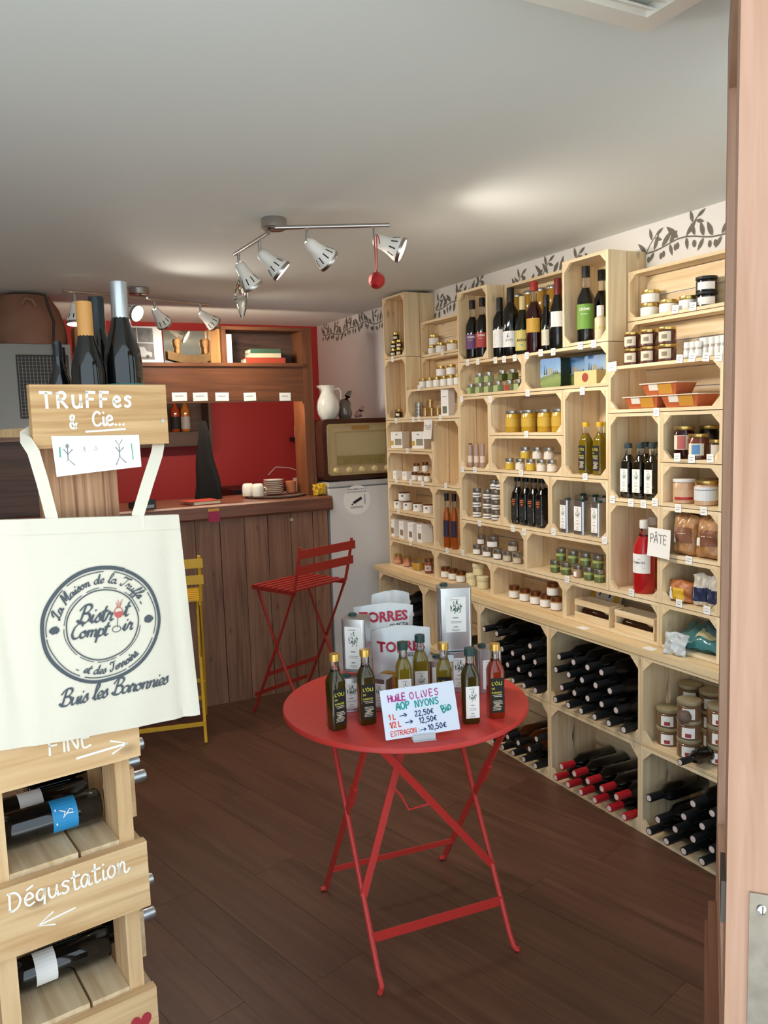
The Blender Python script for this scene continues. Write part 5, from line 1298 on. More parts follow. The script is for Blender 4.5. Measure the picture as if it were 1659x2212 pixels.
ribbon(q, [(-0.004, 0.664), (-0.075, 0.655)], 0.0038, ft_); ribbon(q, [(-0.046, 0.672), (-0.076, 0.655), (-0.044, 0.645)], 0.0038, ft_)
q.build('chalk_lettering', CHALK, tw); q = MB(); write(q, 'FINE', HW, 0.034, 0.0042, ft_, -0.03, 0.992, 0.0, space=1.1)
ribbon(q, [(0.022, 0.972), (0.122, 0.976)], 0.0048, ft_); ribbon(q, [(0.09, 0.99), (0.124, 0.976), (0.092, 0.962)], 0.004, ft_); q.build('chalk_lettering', CHALK, tw)
q = MB(); hp = []
for k in range(24):
    a = 2*math.pi*k/24; hp.append((0.112+0.0017*16*math.sin(a)**3*0.85, 0.352+0.0017*(13*math.cos(a)-5*math.cos(2*a)-2*math.cos(3*a)-math.cos(4*a))))
q.add([ft_(*p) for p in hp], [tuple(range(24))]); q.build('painted_heart', hexm('A8323A'), tw)
MB().lathe([(0.004, 0), (0.004, 0.002), (0.0022, 0.0022)], 12).build('screw', CHROME, tw, loc=(0.242, -0.0002, 1.638), rot=(math.pi/2, 0, 0))
# note pinned to the sign
nt_ = thing('paper_note', 'small white note with two stick figures pinned to the sign', 'note', (P0.x, P0.y, 0), A_T)
fnn = lambda u, v: (u, -0.0022, v)
q = MB(); q.add([(0.020, -0.0016, 1.614), (0.190, -0.0016, 1.611), (0.191, -0.0016, 1.546), (0.100, -0.0020, 1.541), (0.024, -0.0030, 1.536)], [(4, 3, 2, 1, 0)]); q.build('sheet', PAPER, nt_)
q = MB()
for cx, k in ((0.048, 1), (0.148, -1)):
    w = 0.0022
    ribbon(q, [(cx, 1.590), (cx, 1.569)], w, fnn); ribbon(q, [(cx-0.008, 1.553), (cx, 1.569), (cx+0.012, 1.556)], w, fnn); ribbon(q, [(cx-0.007, 1.588), (cx, 1.578), (cx+0.009, 1.587)], w, fnn)
    if k > 0: q.add([fnn(cx+0.0035*math.cos(a), 1.594+0.0045*math.sin(a)) for a in [i*math.pi/4 for i in range(8)]], [tuple(range(8))])
    else: ribbon(q, [(cx-0.007, 1.602), (cx, 1.592), (cx+0.007, 1.602)], w*0.8, fnn)
ribbon(q, [(0.078, 1.585), (0.080, 1.592), (0.081, 1.582)], 0.0012, fnn); ribbon(q, [(0.099, 1.583), (0.102, 1.592), (0.105, 1.583)], 0.0012, fnn); q.build('pencil_figures', mat('pencil_dark', '8A8A8C', 0.9), nt_)
q = MB(); ribbon(q, [(0.034, 1.592), (0.0335, 1.560)], 0.0026, fnn); ribbon(q, [(0.173, 1.594), (0.175, 1.562)], 0.0018, fnn); q.build('green_strokes', hexm('3FA47C', 0.8), nt_)
# ---- tote bag
bg_ = thing('tote_bag', 'cream cotton tote bag with round bistro logo hanging from the sign', 'bag', (P0.x, P0.y, 0), A_T)
COTTON = mat('cream_cotton', 'DED5C3', 0.9, bump=0.12, bscale=380)
TLc, TRc, BRc, BLc = (-0.112, 1.466), (0.259, 1.442), (0.281, 1.002), (-0.138, 1.032)
def bsurf(u, z, off=0.0):
    a = max(0, min(1, (u+0.125)/0.40)); b = max(0, min(1, (z-1.0)/0.46))
    y = -0.010-0.020*math.sin(math.pi*a)**0.7*(0.35+0.65*math.sin(math.pi*min(1, b*0.95+0.04))**0.6)
    y += 0.0035*math.sin(34*(u+0.1)+5*z)*math.exp(-((u+0.10)/0.05)**2)*4*b*(1-b)*2
    y += 0.004*math.sin(60*u-9*z)*math.exp(-((u-0.25)/0.05)**2)*b*(1.2-b)*2
    y += 0.009*math.exp(-((u+0.082+0.05*(z-1.2))/0.016)**2)*min(1, b*3)*(1-0.5*b)-0.004*math.exp(-((u+0.055)/0.02)**2)
    y += 0.007*math.exp(-((u-0.238-0.04*(1.2-z))/0.013)**2)*(1-b)*1.3
    y += 0.0028*math.sin(19*u+11*z)*math.sin(7*z)+0.0016*math.sin(47*u-15*z+1)*(1-b)
    return (u, y-off, z)
def bq(s, t):
    x = (1-t)*((1-s)*TLc[0]+s*TRc[0])+t*((1-s)*BLc[0]+s*BRc[0]); z_ = (1-t)*((1-s)*TLc[1]+s*TRc[1])+t*((1-s)*BLc[1]+s*BRc[1])
    x += 0.006*math.sin(math.pi*t)*(1 if s < 0.1 else (-1 if s > 0.9 else 0))*0
    return x, z_
n1 = 36; q = MB()
V = [bsurf(*bq(i/n1, j/n1)) for j in range(n1+1) for i in range(n1+1)]
Fq = [(j*(n1+1)+i, (j+1)*(n1+1)+i, (j+1)*(n1+1)+i+1, j*(n1+1)+i+1) for j in range(n1) for i in range(n1)]
q.add(V, Fq); Vb = [(p[0], -0.0035, p[2]) for p in V]; q.add(Vb, [tuple(reversed(f)) for f in Fq])
N_ = len(V)
for i in range(n1):
    q.f.append((i, i+1, N_+i+1, N_+i)); q.m.append(0)
    e = n1*(n1+1)+i; q.f.append((e+1, e, N_+e, N_+e+1)); q.m.append(0)
    l = i*(n1+1); q.f.append((l+n1+1, l, N_+l, N_+l+n1+1)); q.m.append(0)
    r_ = l+n1; q.f.append((r_, r_+n1+1, N_+r_+n1+1, N_+r_)); q.m.append(0)
q.build('cloth', COTTON, bg_, True)
q = MB(); n2 = 30
hemV = [bsurf(*bq(i/n2, t_), 0.0012) for t_ in (0.0, 0.068) for i in range(n2+1)]
q.add(hemV, [(i+1, i, n2+1+i, n2+2+i) for i in range(n2)]); q.build('hem', COTTON, bg_, True)
def strap3(pts, w, nm):
    q = MB(); vs = []
    P = [Vector(p) for p in pts]
    for i, p in enumerate(P):
        d = (P[min(i+1, len(P)-1)]-P[max(i-1, 0)]).normalized(); a = d.cross(Vector((0.25, 1, 0))).normalized()
        nn = a.cross(d).normalized()*0.0012
        vs += [p+a*w/2+nn, p-a*w/2+nn, p-a*w/2-nn, p+a*w/2-nn]
    q.add(vs, [(4*i+a, 4*i+b, 4*i+4+b, 4*i+4+a) for i in range(len(P)-1) for a, b in ((0, 1), (1, 2), (2, 3), (3, 0))])
    q.build(nm, COTTON, bg_, True)
strap3([(0.008, -0.016, 1.43), (0.006, -0.016, 1.462), (-0.006, -0.018, 1.53), (-0.016, -0.012, 1.585), (-0.0235, 0.006, 1.607), (-0.020, 0.024, 1.618), (-0.004, 0.034, 1.626), (0.02, 0.052, 1.634)], 0.022, 'handle')
strap3([(0.170, -0.018, 1.42), (0.1715, -0.018, 1.450), (0.196, -0.014, 1.51), (0.224, -0.004, 1.57), (0.2345, 0.012, 1.588), (0.238, 0.030, 1.604), (0.225, 0.040, 1.612)], 0.024, 'handle')
# logo
LC = (0.084, 1.240); RO = 0.114
fb = lambda u, v: bsurf(u, v, 0.0022)
LR = math.radians(-3.0)
q = MB()
def ring(rad, w, a0, a1, wob=0.0006, seed=1):
    rn = random.Random(seed); n = max(6, int((a1-a0)/0.06)); ph = rn.uniform(0, 6)
    ribbon(q, [(LC[0]+(rad+wob*math.sin(9*a+ph))*math.cos(a), LC[1]+(rad+wob*math.sin(7*a+ph))*math.sin(a)) for a in [a0+(a1-a0)*i/n for i in range(n+1)]], w, fb)
for a0, a1, w in ((-0.4, 1.1, 0.0065), (1.14, 2.1, 0.0075), (2.13, 3.9, 0.007), (3.93, 4.7, 0.0065), (4.72, 5.87, 0.0068)): ring(RO, w, a0, a1, 0.0006, int(a1*10))
for a0, a1 in ((-0.35, 0.5), (0.55, 1.3), (1.5, 2.2), (2.3, 3.2), (3.25, 4.2), (4.3, 5.1), (5.15, 5.85)): ring(RO-0.0075, 0.0018, a0, a1, 0.0006, int(a1*7))
for a0, a1, w in ((0.0, 6.283, 0.0024),): ring(0.070, w, a0, a1, 0.0004, 3)
for a0, a1 in ((0.2, 0.9), (1.15, 1.5), (1.62, 1.95), (2.1, 3.0), (3.1, 3.9), (4.0, 4.4), (4.5, 5.0), (5.1, 6.1)): ring(0.0745, 0.0014, a0, a1, 0.0005, int(a1*9))
PEN = 0.6
arc_write(q, 'La Maison de la Truffe ..', CS, 0.0195, 0.0027, fb, LC[0], LC[1], 0.0835, math.radians(92), 0.22, False, PEN, 1.02)
arc_write(q, '.. et des Terroirs.', CS, 0.0195, 0.0027, fb, LC[0], LC[1], 0.0985, math.radians(-86), 0.22, True, PEN, 1.02)
for sx, sc in ((-1, 1), (1, 1)):
    c = (LC[0]+sx*0.0915, LC[1]-sx*0.004); rn = random.Random(5+sx)
    q.add([fb(c[0]+0.0098*rn.uniform(0.86, 1.08)*math.cos(k*math.pi/8), c[1]+0.0078*rn.uniform(0.86, 1.1)*math.sin(k*math.pi/8)) for k in range(16)], [tuple(range(16))])
write(q, 'Bistr', CS, 0.036, 0.0046, fb, LC[0]-0.050, LC[1]+0.010, LR, 0.25, 0, PEN, space=0.92)
write(q, 't', CS, 0.033, 0.0044, fb, LC[0]+0.040, LC[1]+0.011, LR, 0.25, 0, PEN)
write(q, 'Compt', CS, 0.031, 0.0043, fb, LC[0]-0.064, LC[1]-0.018, LR, 0.25, 0, PEN, space=0.88)
write(q, 'ir', CS, 0.031, 0.0043, fb, LC[0]+0.036, LC[1]-0.018, LR, 0.25, 0, PEN)
ribbon(q, [(LC[0]+0.025+0.0085*math.cos(a*math.pi/8), LC[1]-0.013+0.0062*math.sin(a*math.pi/8)) for a in range(17)], 0.0014, fb)
ribbon(q, [(LC[0]+0.0265, LC[1]-0.010), (LC[0]+0.029, LC[1]+0.010)], 0.0012, fb)
write(q, 'Buis les Baronnies', CS, 0.033, 0.0042, fb, LC[0]-0.094, LC[1]-0.147, -0.012, 0.25, 0, PEN, space=0.86)
q.build('printed_logo', GREYT, bg_)
q = MB(); WR = hexm('C0605A', 0.8)
gc = (LC[0]+0.031, LC[1]+0.020)
ribbon(q, [(gc[0]+0.0085*math.cos(a*math.pi/8), gc[1]+0.0105*math.sin(a*math.pi/8)) for a in range(17)], 0.0016, fb)
q.add([fb(gc[0]+0.0078*math.cos(a), gc[1]+0.009*math.sin(a)*(1 if math.sin(a) < 0 else 0.15)) for a in [k*math.pi/8 for k in range(16)]], [tuple(range(16))])
for k in range(4): ribbon(q, [(gc[0]+0.002*k-0.003, gc[1]+0.009), (gc[0]+0.003*k-0.002, gc[1]+0.016+0.003*(k % 2)), (gc[0]+0.0045*k-0.004, gc[1]+0.021+0.004*(k % 2))], 0.0011, fb)
q.build('printed_glass', WR, bg_)
# ---- bottles of the tower
tm = Matrix.Translation(Vector((P0.x, P0.y, 0))) @ Matrix.Rotation(A_T, 4, 'Z')
def tloc(u, y, z): return tm @ Vector((u, y, z))
ZS = 1.6315
bottle('wine_bottle', 'burgundy bottle with silver capsule and teal label on the tower top', None, 'burgundy', tloc(0.207, 0.115, ZS), 0.300, BLACKG, mat('silver_capsule', 'C0C4C8', 0.3, 0.9), 0.225, 0.0178, mat('teal_label', '3A7A72', 0.6), (0.03, 0.088), 1.5, 0.3)
bottle('wine_bottle', 'dark bottle with black capsule between silver and tan capped bottles', None, 'burgundy', tloc(0.186, 0.205, ZS), 0.280, BLACKG, mat('black_capsule', '1A2428', 0.4), 0.215, 0.0178, hexm('CFCFC6'), (0.03, 0.105), 1.5, 0.0)
bottle('wine_bottle', 'dark bottle with tan capsule on the tower top', None, 'burgundy', tloc(0.128, 0.10, ZS), 0.252, BLACKG, hexm('C08A4A', 0.5), 0.205, 0.0195, hexm('B8C4C0'), (0.03, 0.088), 1.4, 0.5)
for u, y, H_ in ((0.088, 0.17, 0.178), (0.112, 0.235, 0.172)): bottle('wine_bottle', 'short dark bottle at the back of the tower top', 'short dark bottles on the tower', 'burgundy', tloc(u, y, ZS), H_, BLACKG, BLK, 0.25, 0.016, None)
def side_bottle(u_base, y, z, right, label, group, cap=None, lab=None, band=(0.05, 0.11), roll=0.0, H=0.29):
    o = bottle('wine_bottle', label, group, 'bordeaux', tloc(u_base, y, z), H, BLACKG, cap or BLK, 0.232, 0.0168, lab, band, 1.15, 0, rot=(0, 0, 0))
    o.rotation_euler = (Matrix.Rotation(A_T, 3, 'Z') @ Matrix.Rotation((1 if right else -1)*math.pi/2, 3, 'Y') @ Matrix.Rotation(roll, 3, 'Z')).to_euler()
    return o
BLUEL = mat('blue_label', '2A8AC0', 0.5)
def prn_blue(fn, hw, z0, z1):
    mb = MB(); h = z1-z0
    ribbon(mb, [(-hw*0.1, z0+h*0.2), (-hw*0.05, z0+h*0.45), (-hw*0.35, z0+h*0.6), (hw*0.1, z0+h*0.5), (hw*0.3, z0+h*0.7)], hw*0.09, fn)
    ribbon(mb, [(-hw*0.05, z0+h*0.45), (hw*0.25, z0+h*0.3), (hw*0.1, z0+h*0.2)], hw*0.07, fn)
    bars(mb, fn, -hw*0.9, hw*0.7, [z0+h*0.84], h*0.05, 0, 3)
    return mb.mesh('print', PAPER)
o = side_bottle(0.094, 0.135, 0.765+0.0385, False, 'dark bottle with bright blue label lying in the upper bin', None, lab=BLUEL, band=(0.055, 0.108), roll=0.0)
o.children[-1]
# turn so that the label looks out of the bin
o.rotation_euler = (Matrix.Rotation(A_T, 3, 'Z') @ Matrix.Rotation(-math.pi/2, 3, 'Y') @ Matrix.Rotation(0.45, 3, 'Z')).to_euler()
o2 = side_bottle(0.088, 0.212, 0.765+0.0385, False, 'dark bottle with white label lying behind the blue labelled one', None, lab=PAPER, band=(0.10, 0.15), roll=0.6)
o3 = side_bottle(0.094, 0.150, 0.432+0.0385, False, 'dark bottle with white label lying in the lower bin', None, lab=PAPER, band=(0.12, 0.165), roll=0.5)
prn = prn_blue(lambda u, v: ((0.0366+0.0012)*math.sin(u/0.0378), -(0.0366+0.0012)*math.cos(u/0.0378), v), 0.026, 0.055*0.29/0.3, 0.108*0.29/0.3)
obj('print', prn, [c for c in o.children if c.name.startswith('label')][0])
SCAP = mat('silver_capsule', 'C0C4C8', 0.3, 0.9)
inv = tm.inverted()
for px, py, uc in ((305.7, 1606, 0.240), (297, 1643, 0.262), (311, 1674, 0.248), (327, 1898.6, 0.228), (331, 1970, 0.232)):
    ld = (inv.to_3x3() @ ray(px, py)); lp = inv @ CP; t_ = (uc-lp.x)/ld.x; P_ = lp+ld*t_
    side_bottle(uc-0.27, P_.y, P_.z, True, 'wine bottle with silver capsule poking out of the side of the tower', 'silver capped bottles in the tower side', SCAP, H=0.27)

# ================================================================== bar counter at the back
CY = 4.53
ct = thing('bar_counter', 'brown plank fronted bar counter with a thick dark wooden top', 'counter', (0.9, CY, 0))
xs = [-0.75-0.9+0.145*k for k in range(20)]
for k in range(19):
    x0, x1 = xs[k]+0.002, xs[k+1]-0.002
    if x0+0.9 > 1.96: break
    x1 = min(x1, 1.958-0.9)
    board('plank', ct, x0, x1, 0.0+(0.003 if k % 2 else 0), 0.022, 0.0, 1.098, BROWN)
board('frame', ct, -1.64, 1.055, 0.03, 0.08, 0.02, 1.09, BROWN_D)
cs = MB().prism([(0.0-0.062, 1.112), (-0.055, 1.100), (0.50, 1.100), (0.50, 1.185), (-0.045, 1.185), (-0.060, 1.175)], 0, -1.65, 1.072); cs.build('countertop', COUNTER, ct)
board('side_panel', ct, 1.03, 1.058, 0.082, 0.48, 0.0, 1.098, BROWN_D)
MB().box(0.44-0.9, 0.505-0.9, -0.0645, -0.0625, 1.09, 1.165).build('card_holder', hexm('A01A4A', 0.4), ct, loc=(0.76, 0, 0))
MB().box(0.44-0.9, 0.505-0.9, -0.0655, -0.0645, 1.150, 1.166).build('card_band', hexm('C8963A', 0.4), ct, loc=(0.76, 0, 0))
knob = MB().lathe([(0.010, 0), (0.013, 0.008), (0.008, 0.016)], 14).build('knob', hexm('C8B4A0', 0.3), ct, True, (1.72-0.9, 0.0, 1.055), (math.pi/2, 0, 0))
# arch shelf unit standing on the counter
ZCN = 1.1855; UY0, UY1 = 4.62, 4.80
un = thing('bar_shelf', 'dark wooden arch shelf standing on the bar counter', 'shelf', (1.2, UY0, ZCN))
def ub(nm, x0, x1, y0, y1, z0, z1, m=BROWN_U): return board(nm, un, x0-1.2, x1-1.2, y0-UY0, y1-UY0, z0-ZCN, z1-ZCN, m)
ub('upright', 1.873, 1.936, UY0, UY1, ZCN, 2.205)
ub('upright', 0.575, 0.63, UY0, UY1, ZCN, 2.0)
ub('beam', 0.63, 1.8725, UY0+0.002, UY0+0.03, 1.765, 1.972)
ub('shelf_board', 0.575, 1.8725, UY0-0.012, UY1, 1.973, 1.993)
ub('top_board', 1.378, 1.8725, UY0, UY1, 2.185, 2.205)
ub('divider', 1.378, 1.402, UY0+0.001, UY1, 1.994, 2.184)
ub('back_panel', 1.403, 1.8725, UY1-0.012, UY1-0.001, 1.994, 2.184, BROWN_D)
ub('angled_panel', 1.318, 1.375, UY0+0.03, UY1-0.03, 1.994, 2.19, HONEYW).rotation_euler.z += 0.0
ub('left_box', 0.58, 0.64, UY0+0.03, UY1, 1.994, 2.18, HONEYW)
MB().box(-0.45, 0.60, 0.045, 0.075, 1.79-ZCN, 1.81-ZCN).build('added_fill_strip', mat('fill_strip_glow', 'FFF4E4', 0.5, emit='FFE8CC', est=46.0), un)  # unseen glowing strip, added behind the beam to brighten the red wall
for i, (px, w) in enumerate(((388, 0.085), (433, 0.085), (480, 0.08), (540, 0.075), (616, 0.072))):
    p = ony(px, 857, UY0-0.0005)
    o = MB().box(-w/2, w/2, -0.0012, 0, -0.024, 0.024).add([(x, -0.0016, zz) for zz in (0.002, 0.006) for x in (-w*0.3, w*0.25)], [(0, 1, 3, 2)], 1).build('menu_card', [PAPER, INK], None, False, (p.x, UY0+0.0015, p.z), (0, random.uniform(-0.03, 0.03), 0)); tag(o, 'white handwritten card on the beam of the bar shelf', 'card', 'white cards on the bar shelf beam')
# on its upper shelf
ZU = 1.9938
ph = thing('photo_sheet', 'sheet with black and white photographs of old cars', 'picture', (0.95, UY0+0.05, ZU), 0, rot=(-0.06, 0, 0.05))
MB().box(-0.115, 0.10, 0, 0.002, 0, 0.205).build('sheet', PAPER, ph)
BW = mat('bw_photo', '7A7672', 0.5, var=0.9, vscale=26)
for x0, x1, z0, z1 in ((-0.105, -0.04, 0.115, 0.195), (-0.036, 0.05, 0.115, 0.195), (-0.105, 0.05, 0.02, 0.11)): MB().box(x0, x1, -0.0015, 0, z0, z1).build('photograph', BW, ph)
q = MB(); fc = lambda u, v: (u, -0.0022, v)
q.add([fc(*p) for p in ((-0.085, 0.035), (0.035, 0.035), (0.038, 0.06), (0.01, 0.066), (-0.005, 0.09), (-0.06, 0.09), (-0.075, 0.064), (-0.088, 0.06))], [tuple(range(8))], 0)
for cx in (-0.06, 0.012): q.add([fc(cx+0.010*math.cos(k*math.pi/6), 0.036+0.010*math.sin(k*math.pi/6)) for k in range(12)], [tuple(range(12))], 1)
q.add([(p[0], p[1]-0.0005, p[2]) for p in (fc(-0.055, 0.068), fc(-0.03, 0.068), fc(-0.03, 0.085), fc(-0.052, 0.085))], [(0, 1, 2, 3)], 1)
q.build('car_print', [hexm('C8C6C2'), hexm('3A3836')], ph)
mi_ = MB().box(1.062, 1.315, UY0+0.085, UY0+0.089, ZU, 2.182); tag(mi_.build('mirror', mat('mirror_glass', 'C8C4B4', 0.06, 1.0)), 'plain mirror leaning at the back of the bar shelf', 'mirror')
mz = thing('mincing_knife', 'old two handled mincing knife with wooden handles before the mirror', 'knife', (1.21, UY0+0.05, ZU))
bl = [(-0.135+0.27*k/12, 0.002+0.022*abs(2*k/12-1)**2) for k in range(13)]; tpz = [(-0.135+0.27*k/12, 0.045+0.03*abs(2*k/12-1)**2) for k in range(13)]
MB().prism(bl+list(reversed(tpz)), 1, -0.003, 0.003).build('blade', mat('old_blade', '8A6A44', 0.45, 0.5, var=0.3, vscale=40), mz)
for x in (-0.075, 0.085): MB().lathe([(0.010, 0.055), (0.013, 0.075), (0.010, 0.085), (0.016, 0.105), (0.019, 0.125), (0.014, 0.140), (0.005, 0.144)], 16).build('handle', HONEYW, mz, True, (x, 0, 0))
tag(MB().box(1.406, 1.440, UY0+0.02, UY0+0.15, ZU, ZU+0.165).box(1.4045, 1.4415, UY0+0.018, UY0+0.024, ZU, ZU+0.167).build('binder', hexm('D8D4CE', 0.6)), 'white binder standing upright on the bar shelf', 'binder')
zz = ZU
for (w, d, t_, c, lab) in ((0.245, 0.12, 0.034, 'B0442C', 'thick orange red book at the bottom of the stack'), (0.195, 0.12, 0.025, 'D0C4A0', 'cream book in the middle of the stack'), (0.190, 0.12, 0.026, '44604A', 'green book on top of the stack')):
    bk = thing('book', lab+' on the bar shelf', 'book', (1.65, UY0+0.085, zz), random.uniform(-0.06, 0.06), 'stacked books on the bar shelf')
    MB().box(-w/2, w/2, -d/2, d/2, 0, 0.003).box(-w/2, w/2, -d/2, d/2, t_-0.003, t_).box(-w/2, w/2, -d/2, -d/2+0.003, 0.003, t_-0.003).build('cover', hexm(c, 0.7), bk)
    MB().box(-w/2+0.004, w/2-0.004, -d/2+0.004, d/2-0.003, 0.003, t_-0.003).build('pages', CREAM, bk); zz += t_+0.0006
# on the counter
def cxy(px, py): p = onz(px, py, ZCN); return p.x, p.y
tr = thing('serving_tray', 'round dark serving tray on the counter under cups and saucers', 'tray', (1.70, 4.735, ZCN+0.0002)); MB().lathe([(0.17, 0), (0.185, 0.004), (0.188, 0.012), (0.183, 0.012), (0.175, 0.006)], 36).build('dish', mat('tray_grey', '6A5A50', 0.4), tr, True)
ZTR = ZCN+0.0135
CUP = mat('white_china', 'E6E2D6', 0.2, coat=0.4)
for px, dy, lab in ((536, 0.02, 'white upturned coffee cup at the tray edge'), (557, -0.045, 'white upturned coffee cup beside the saucers')):
    p = ony(px, 1060, 4.72+dy); c = thing('coffee_cup', lab, 'cup', (p.x, 4.72+dy, ZTR), 0.0, 'upturned coffee cups')
    MB().lathe([(0.034, 0), (0.036, 0.012), (0.036, 0.055), (0.030, 0.072), (0.024, 0.076)], 20).build('bowl', CUP, c, True)
    MB().tube([(0.034, 0, 0.018), (0.05, -0.008, 0.022), (0.054, -0.01, 0.035), (0.046, -0.008, 0.05), (0.034, 0, 0.052)], 0.004, 8).build('handle', CUP, c, True)
pc = ony(592, 1060, 4.74)
for k in range(8):
    s_ = MB().lathe([(0.035, 0), (0.062, 0.008), (0.064, 0.0105), (0.060, 0.0105), (0.03, 0.004)], 28)
    o = obj('saucer', cached('saucer', lambda: s_.mesh('saucer', CUP, True)), None, (pc.x, 4.74, ZTR+k*0.0115)); tag(o, 'white saucer in the stack on the tray', 'saucer', 'stack of white saucers')
pt = ony(629, 1060, 4.76); jar('terracotta_cup', 'small terracotta cup beside the saucers', None, (pt.x, 4.76, ZTR), 0.034, 0.075, mat('terracotta', 'A86844', 0.7), None, None, 0.05, waist=1.02, cat='cup')
# red notebook and tablet
bk = thing('notebook', 'red notebook with cream pages lying on the counter', 'notebook', (1.215, 4.60, ZCN+0.0002), 0.12); MB().box(-0.115, 0.07, -0.08, 0.08, 0, 0.003).box(-0.115, 0.07, -0.08, 0.08, 0.018, 0.021).build('cover', hexm('A83828', 0.6), bk); MB().box(-0.09, 0.068, -0.078, 0.078, 0.003, 0.018).build('pages', CREAM, bk)
gd = thing('card_terminal', 'small dark card terminal lying on the counter beside the tote bag', 'terminal', (0.86, 4.58, ZCN+0.0002), 0.1); MB().prism([(-0.09, 0), (0.09, 0), (0.09, 0.03), (-0.09, 0.055)], 0, -0.05, 0.05).build('body', hexm('2A3436', 0.5), gd); MB().box(-0.04, 0.04, -0.092, -0.090, 0.008, 0.026).build('keypad', hexm('9AA0A4', 0.5), gd)
# black cloth cover standing on the counter
ck = thing('folded_apron', 'tall black cloth hanging to a taper at the back of the counter', 'apron', (1.318, 4.86, ZCN+0.0002))
rn = random.Random(4); q = MB(); vs = []; K = 18
for j in range(25):
    t_ = j/24; zz = 0.478*t_; rad = 0.060*(1-t_)**0.9+0.020
    for i in range(K):
        a = 2*math.pi*i/K; r = rad*(1+0.16*math.sin(5*a+3*t_)+0.08*math.sin(9*a))
        vs.append((r*math.cos(a)+0.006*math.sin(9*t_)-0.022*t_, 0.6*r*math.sin(a), zz))
q.add(vs, [(j*K+i, j*K+(i+1) % K, (j+1)*K+(i+1) % K, (j+1)*K+i) for j in range(24) for i in range(K)]+[tuple(reversed(range(K))), tuple(24*K+i for i in range(K))]); q.build('cloth', hexm('050507', 1.0), ck, True)
# back wall shelf with two bottles
bs = thing('wall_shelf', 'dark wooden box shelf with two bottles on the red back wall', 'shelf', (1.29, 5.60, 1.50))
board('bottom_board', bs, -0.28, 0.275, 0, 0.205, 0.0, 0.10, BROWN_D); board('back_panel', bs, -0.28, 0.275, 0.19, 0.21, 0.101, 0.42, BROWN_D); board('top_board', bs, -0.28, 0.275, 0, 0.205, 0.421, 0.44, BROWN_D)
board('end_panel', bs, 0.256, 0.275, 0.0, 0.189, 0.101, 0.42, BROWN_D); board('end_panel', bs, -0.28, -0.261, 0.0, 0.189, 0.101, 0.42, BROWN_D)
for px, gl, lb, lab in ((378, mat('amber_spirit', '9A3A18', 0.08, coat=0.5), BLABEL, 'amber spirit bottle with black label on the wall shelf'), (400, mat('orange_spirit', 'B06A24', 0.08, coat=0.5), hexm('A8A49E'), 'orange spirit bottle with grey label on the wall shelf')):
    p = ony(px, 900, 5.68); bottle('spirit_bottle', lab, None, 'liqueur', (p.x, 5.68, 1.6015), 0.26, gl, hexm('3A241C') if px < 390 else hexm('B06A4A'), 0.225, 0.0165, lb, (0.02, 0.12), 1.4, -0.25)
# sink area bits behind the arch
MB().box(1.62, 2.2, 5.35, 5.79, 1.0, 1.19).build('coffee_machine_body', hexm('16161A', 0.4)); o = scene.objects['coffee_machine_body']; o.name = 'worktop_machine'; tag(o, 'low black machine on the worktop behind the cups', 'machine')
o = board('worktop', None, 0.0, 2.48, 5.25, 5.80, 0.96, 0.999, BROWN_D); tag(o, 'dark rear worktop under the red wall', 'worktop')
o = MB().box(0.02, 2.46, 5.30, 5.78, 0.0, 0.959).build('rear_cabinet', BROWN_D); tag(o, 'dark cabinet carrying the rear worktop', 'cabinet')
q = MB(); cb0 = ony(577, 1040, 5.5); cb1 = ony(630, 1015, 5.5); q.tube([(cb0.x, 5.5, 1.19), (cb0.x+0.01, 5.5, 1.27), (cb0.x+0.07, 5.5, 1.325), (cb1.x-0.02, 5.5, 1.315), (cb1.x+0.05, 5.5, 1.29)], 0.004, 6); tag(q.build('cable', hexm('C8B4B0'), None, True), 'thin pale cable looping above the black machine', 'cable')
pw = thing('paper_roll', 'white crumpled paper hanging on the red wall with a dark clip', 'paper', (2.30, 5.765, 1.40)); mbp, _ = pillow(0.10, 0.27, 0.05, 12, crumple=0.008); mbp.build('paper', PAPER, pw, True); MB().box(-0.075, 0.06, -0.045, 0.05, 0.10, 0.13).build('clip', BLK, pw)
o, _ = bag('yellow_cloth', 'crumpled yellow cloth at the counter end beside the fridge', None, (1.99, 4.505, 1.1865), 0.2, 0.09, 0.075, 0.05, hexm('C8A028', 0.8), 8, 0.006)
o.location = (1.925, 4.56, 1.1865)

# ================================================================== fridge, radio, jug
fg = thing('fridge', 'tall white fridge with a round camera warning sticker', 'fridge', (2.23, 4.56, 0))
MB().box(-0.255, 0.245, 0.0, 0.56, 0.02, 1.235).build('cabinet', hexm('DAD9D8', 0.35), fg)
MB().box(-0.255, 0.245, -0.035, -0.002, 0.05, 1.225).build('door', hexm('DEDDDD', 0.3), fg)
MB().box(-0.258, 0.248, -0.04, 0.565, 1.236, 1.265).build('top', hexm('C8C6C4', 0.3), fg)
st = MB().lathe([(0.093, 0), (0.093, 0.0008)], 40).build('sticker', PAPER, fg, loc=(-0.068, -0.0355, 1.145), rot=(math.pi/2, 0, 0))
q = MB(); fk = lambda u, v: (u-0.068, -0.0372, 1.145+v)
add_text(q, [('ETABLISSEMENT EN SITE', 0.0125, 0, 0.062, 'CENTER'), ('SOUS SURVEILLANCE VIDEO', 0.0115, 0, 0.046, 'CENTER')], fk, 0, 0.01)
for P in ([(-0.03, -0.012), (0.028, 0.018), (0.036, 0.002), (-0.022, -0.028)], [(-0.04, -0.025), (-0.03, -0.02), (-0.028, -0.03), (-0.038, -0.034)], [(0.052, 0.03), (0.056, 0.03), (0.056, -0.03), (0.052, -0.03)]): q.add([fk(*p) for p in P], [tuple(range(4))])
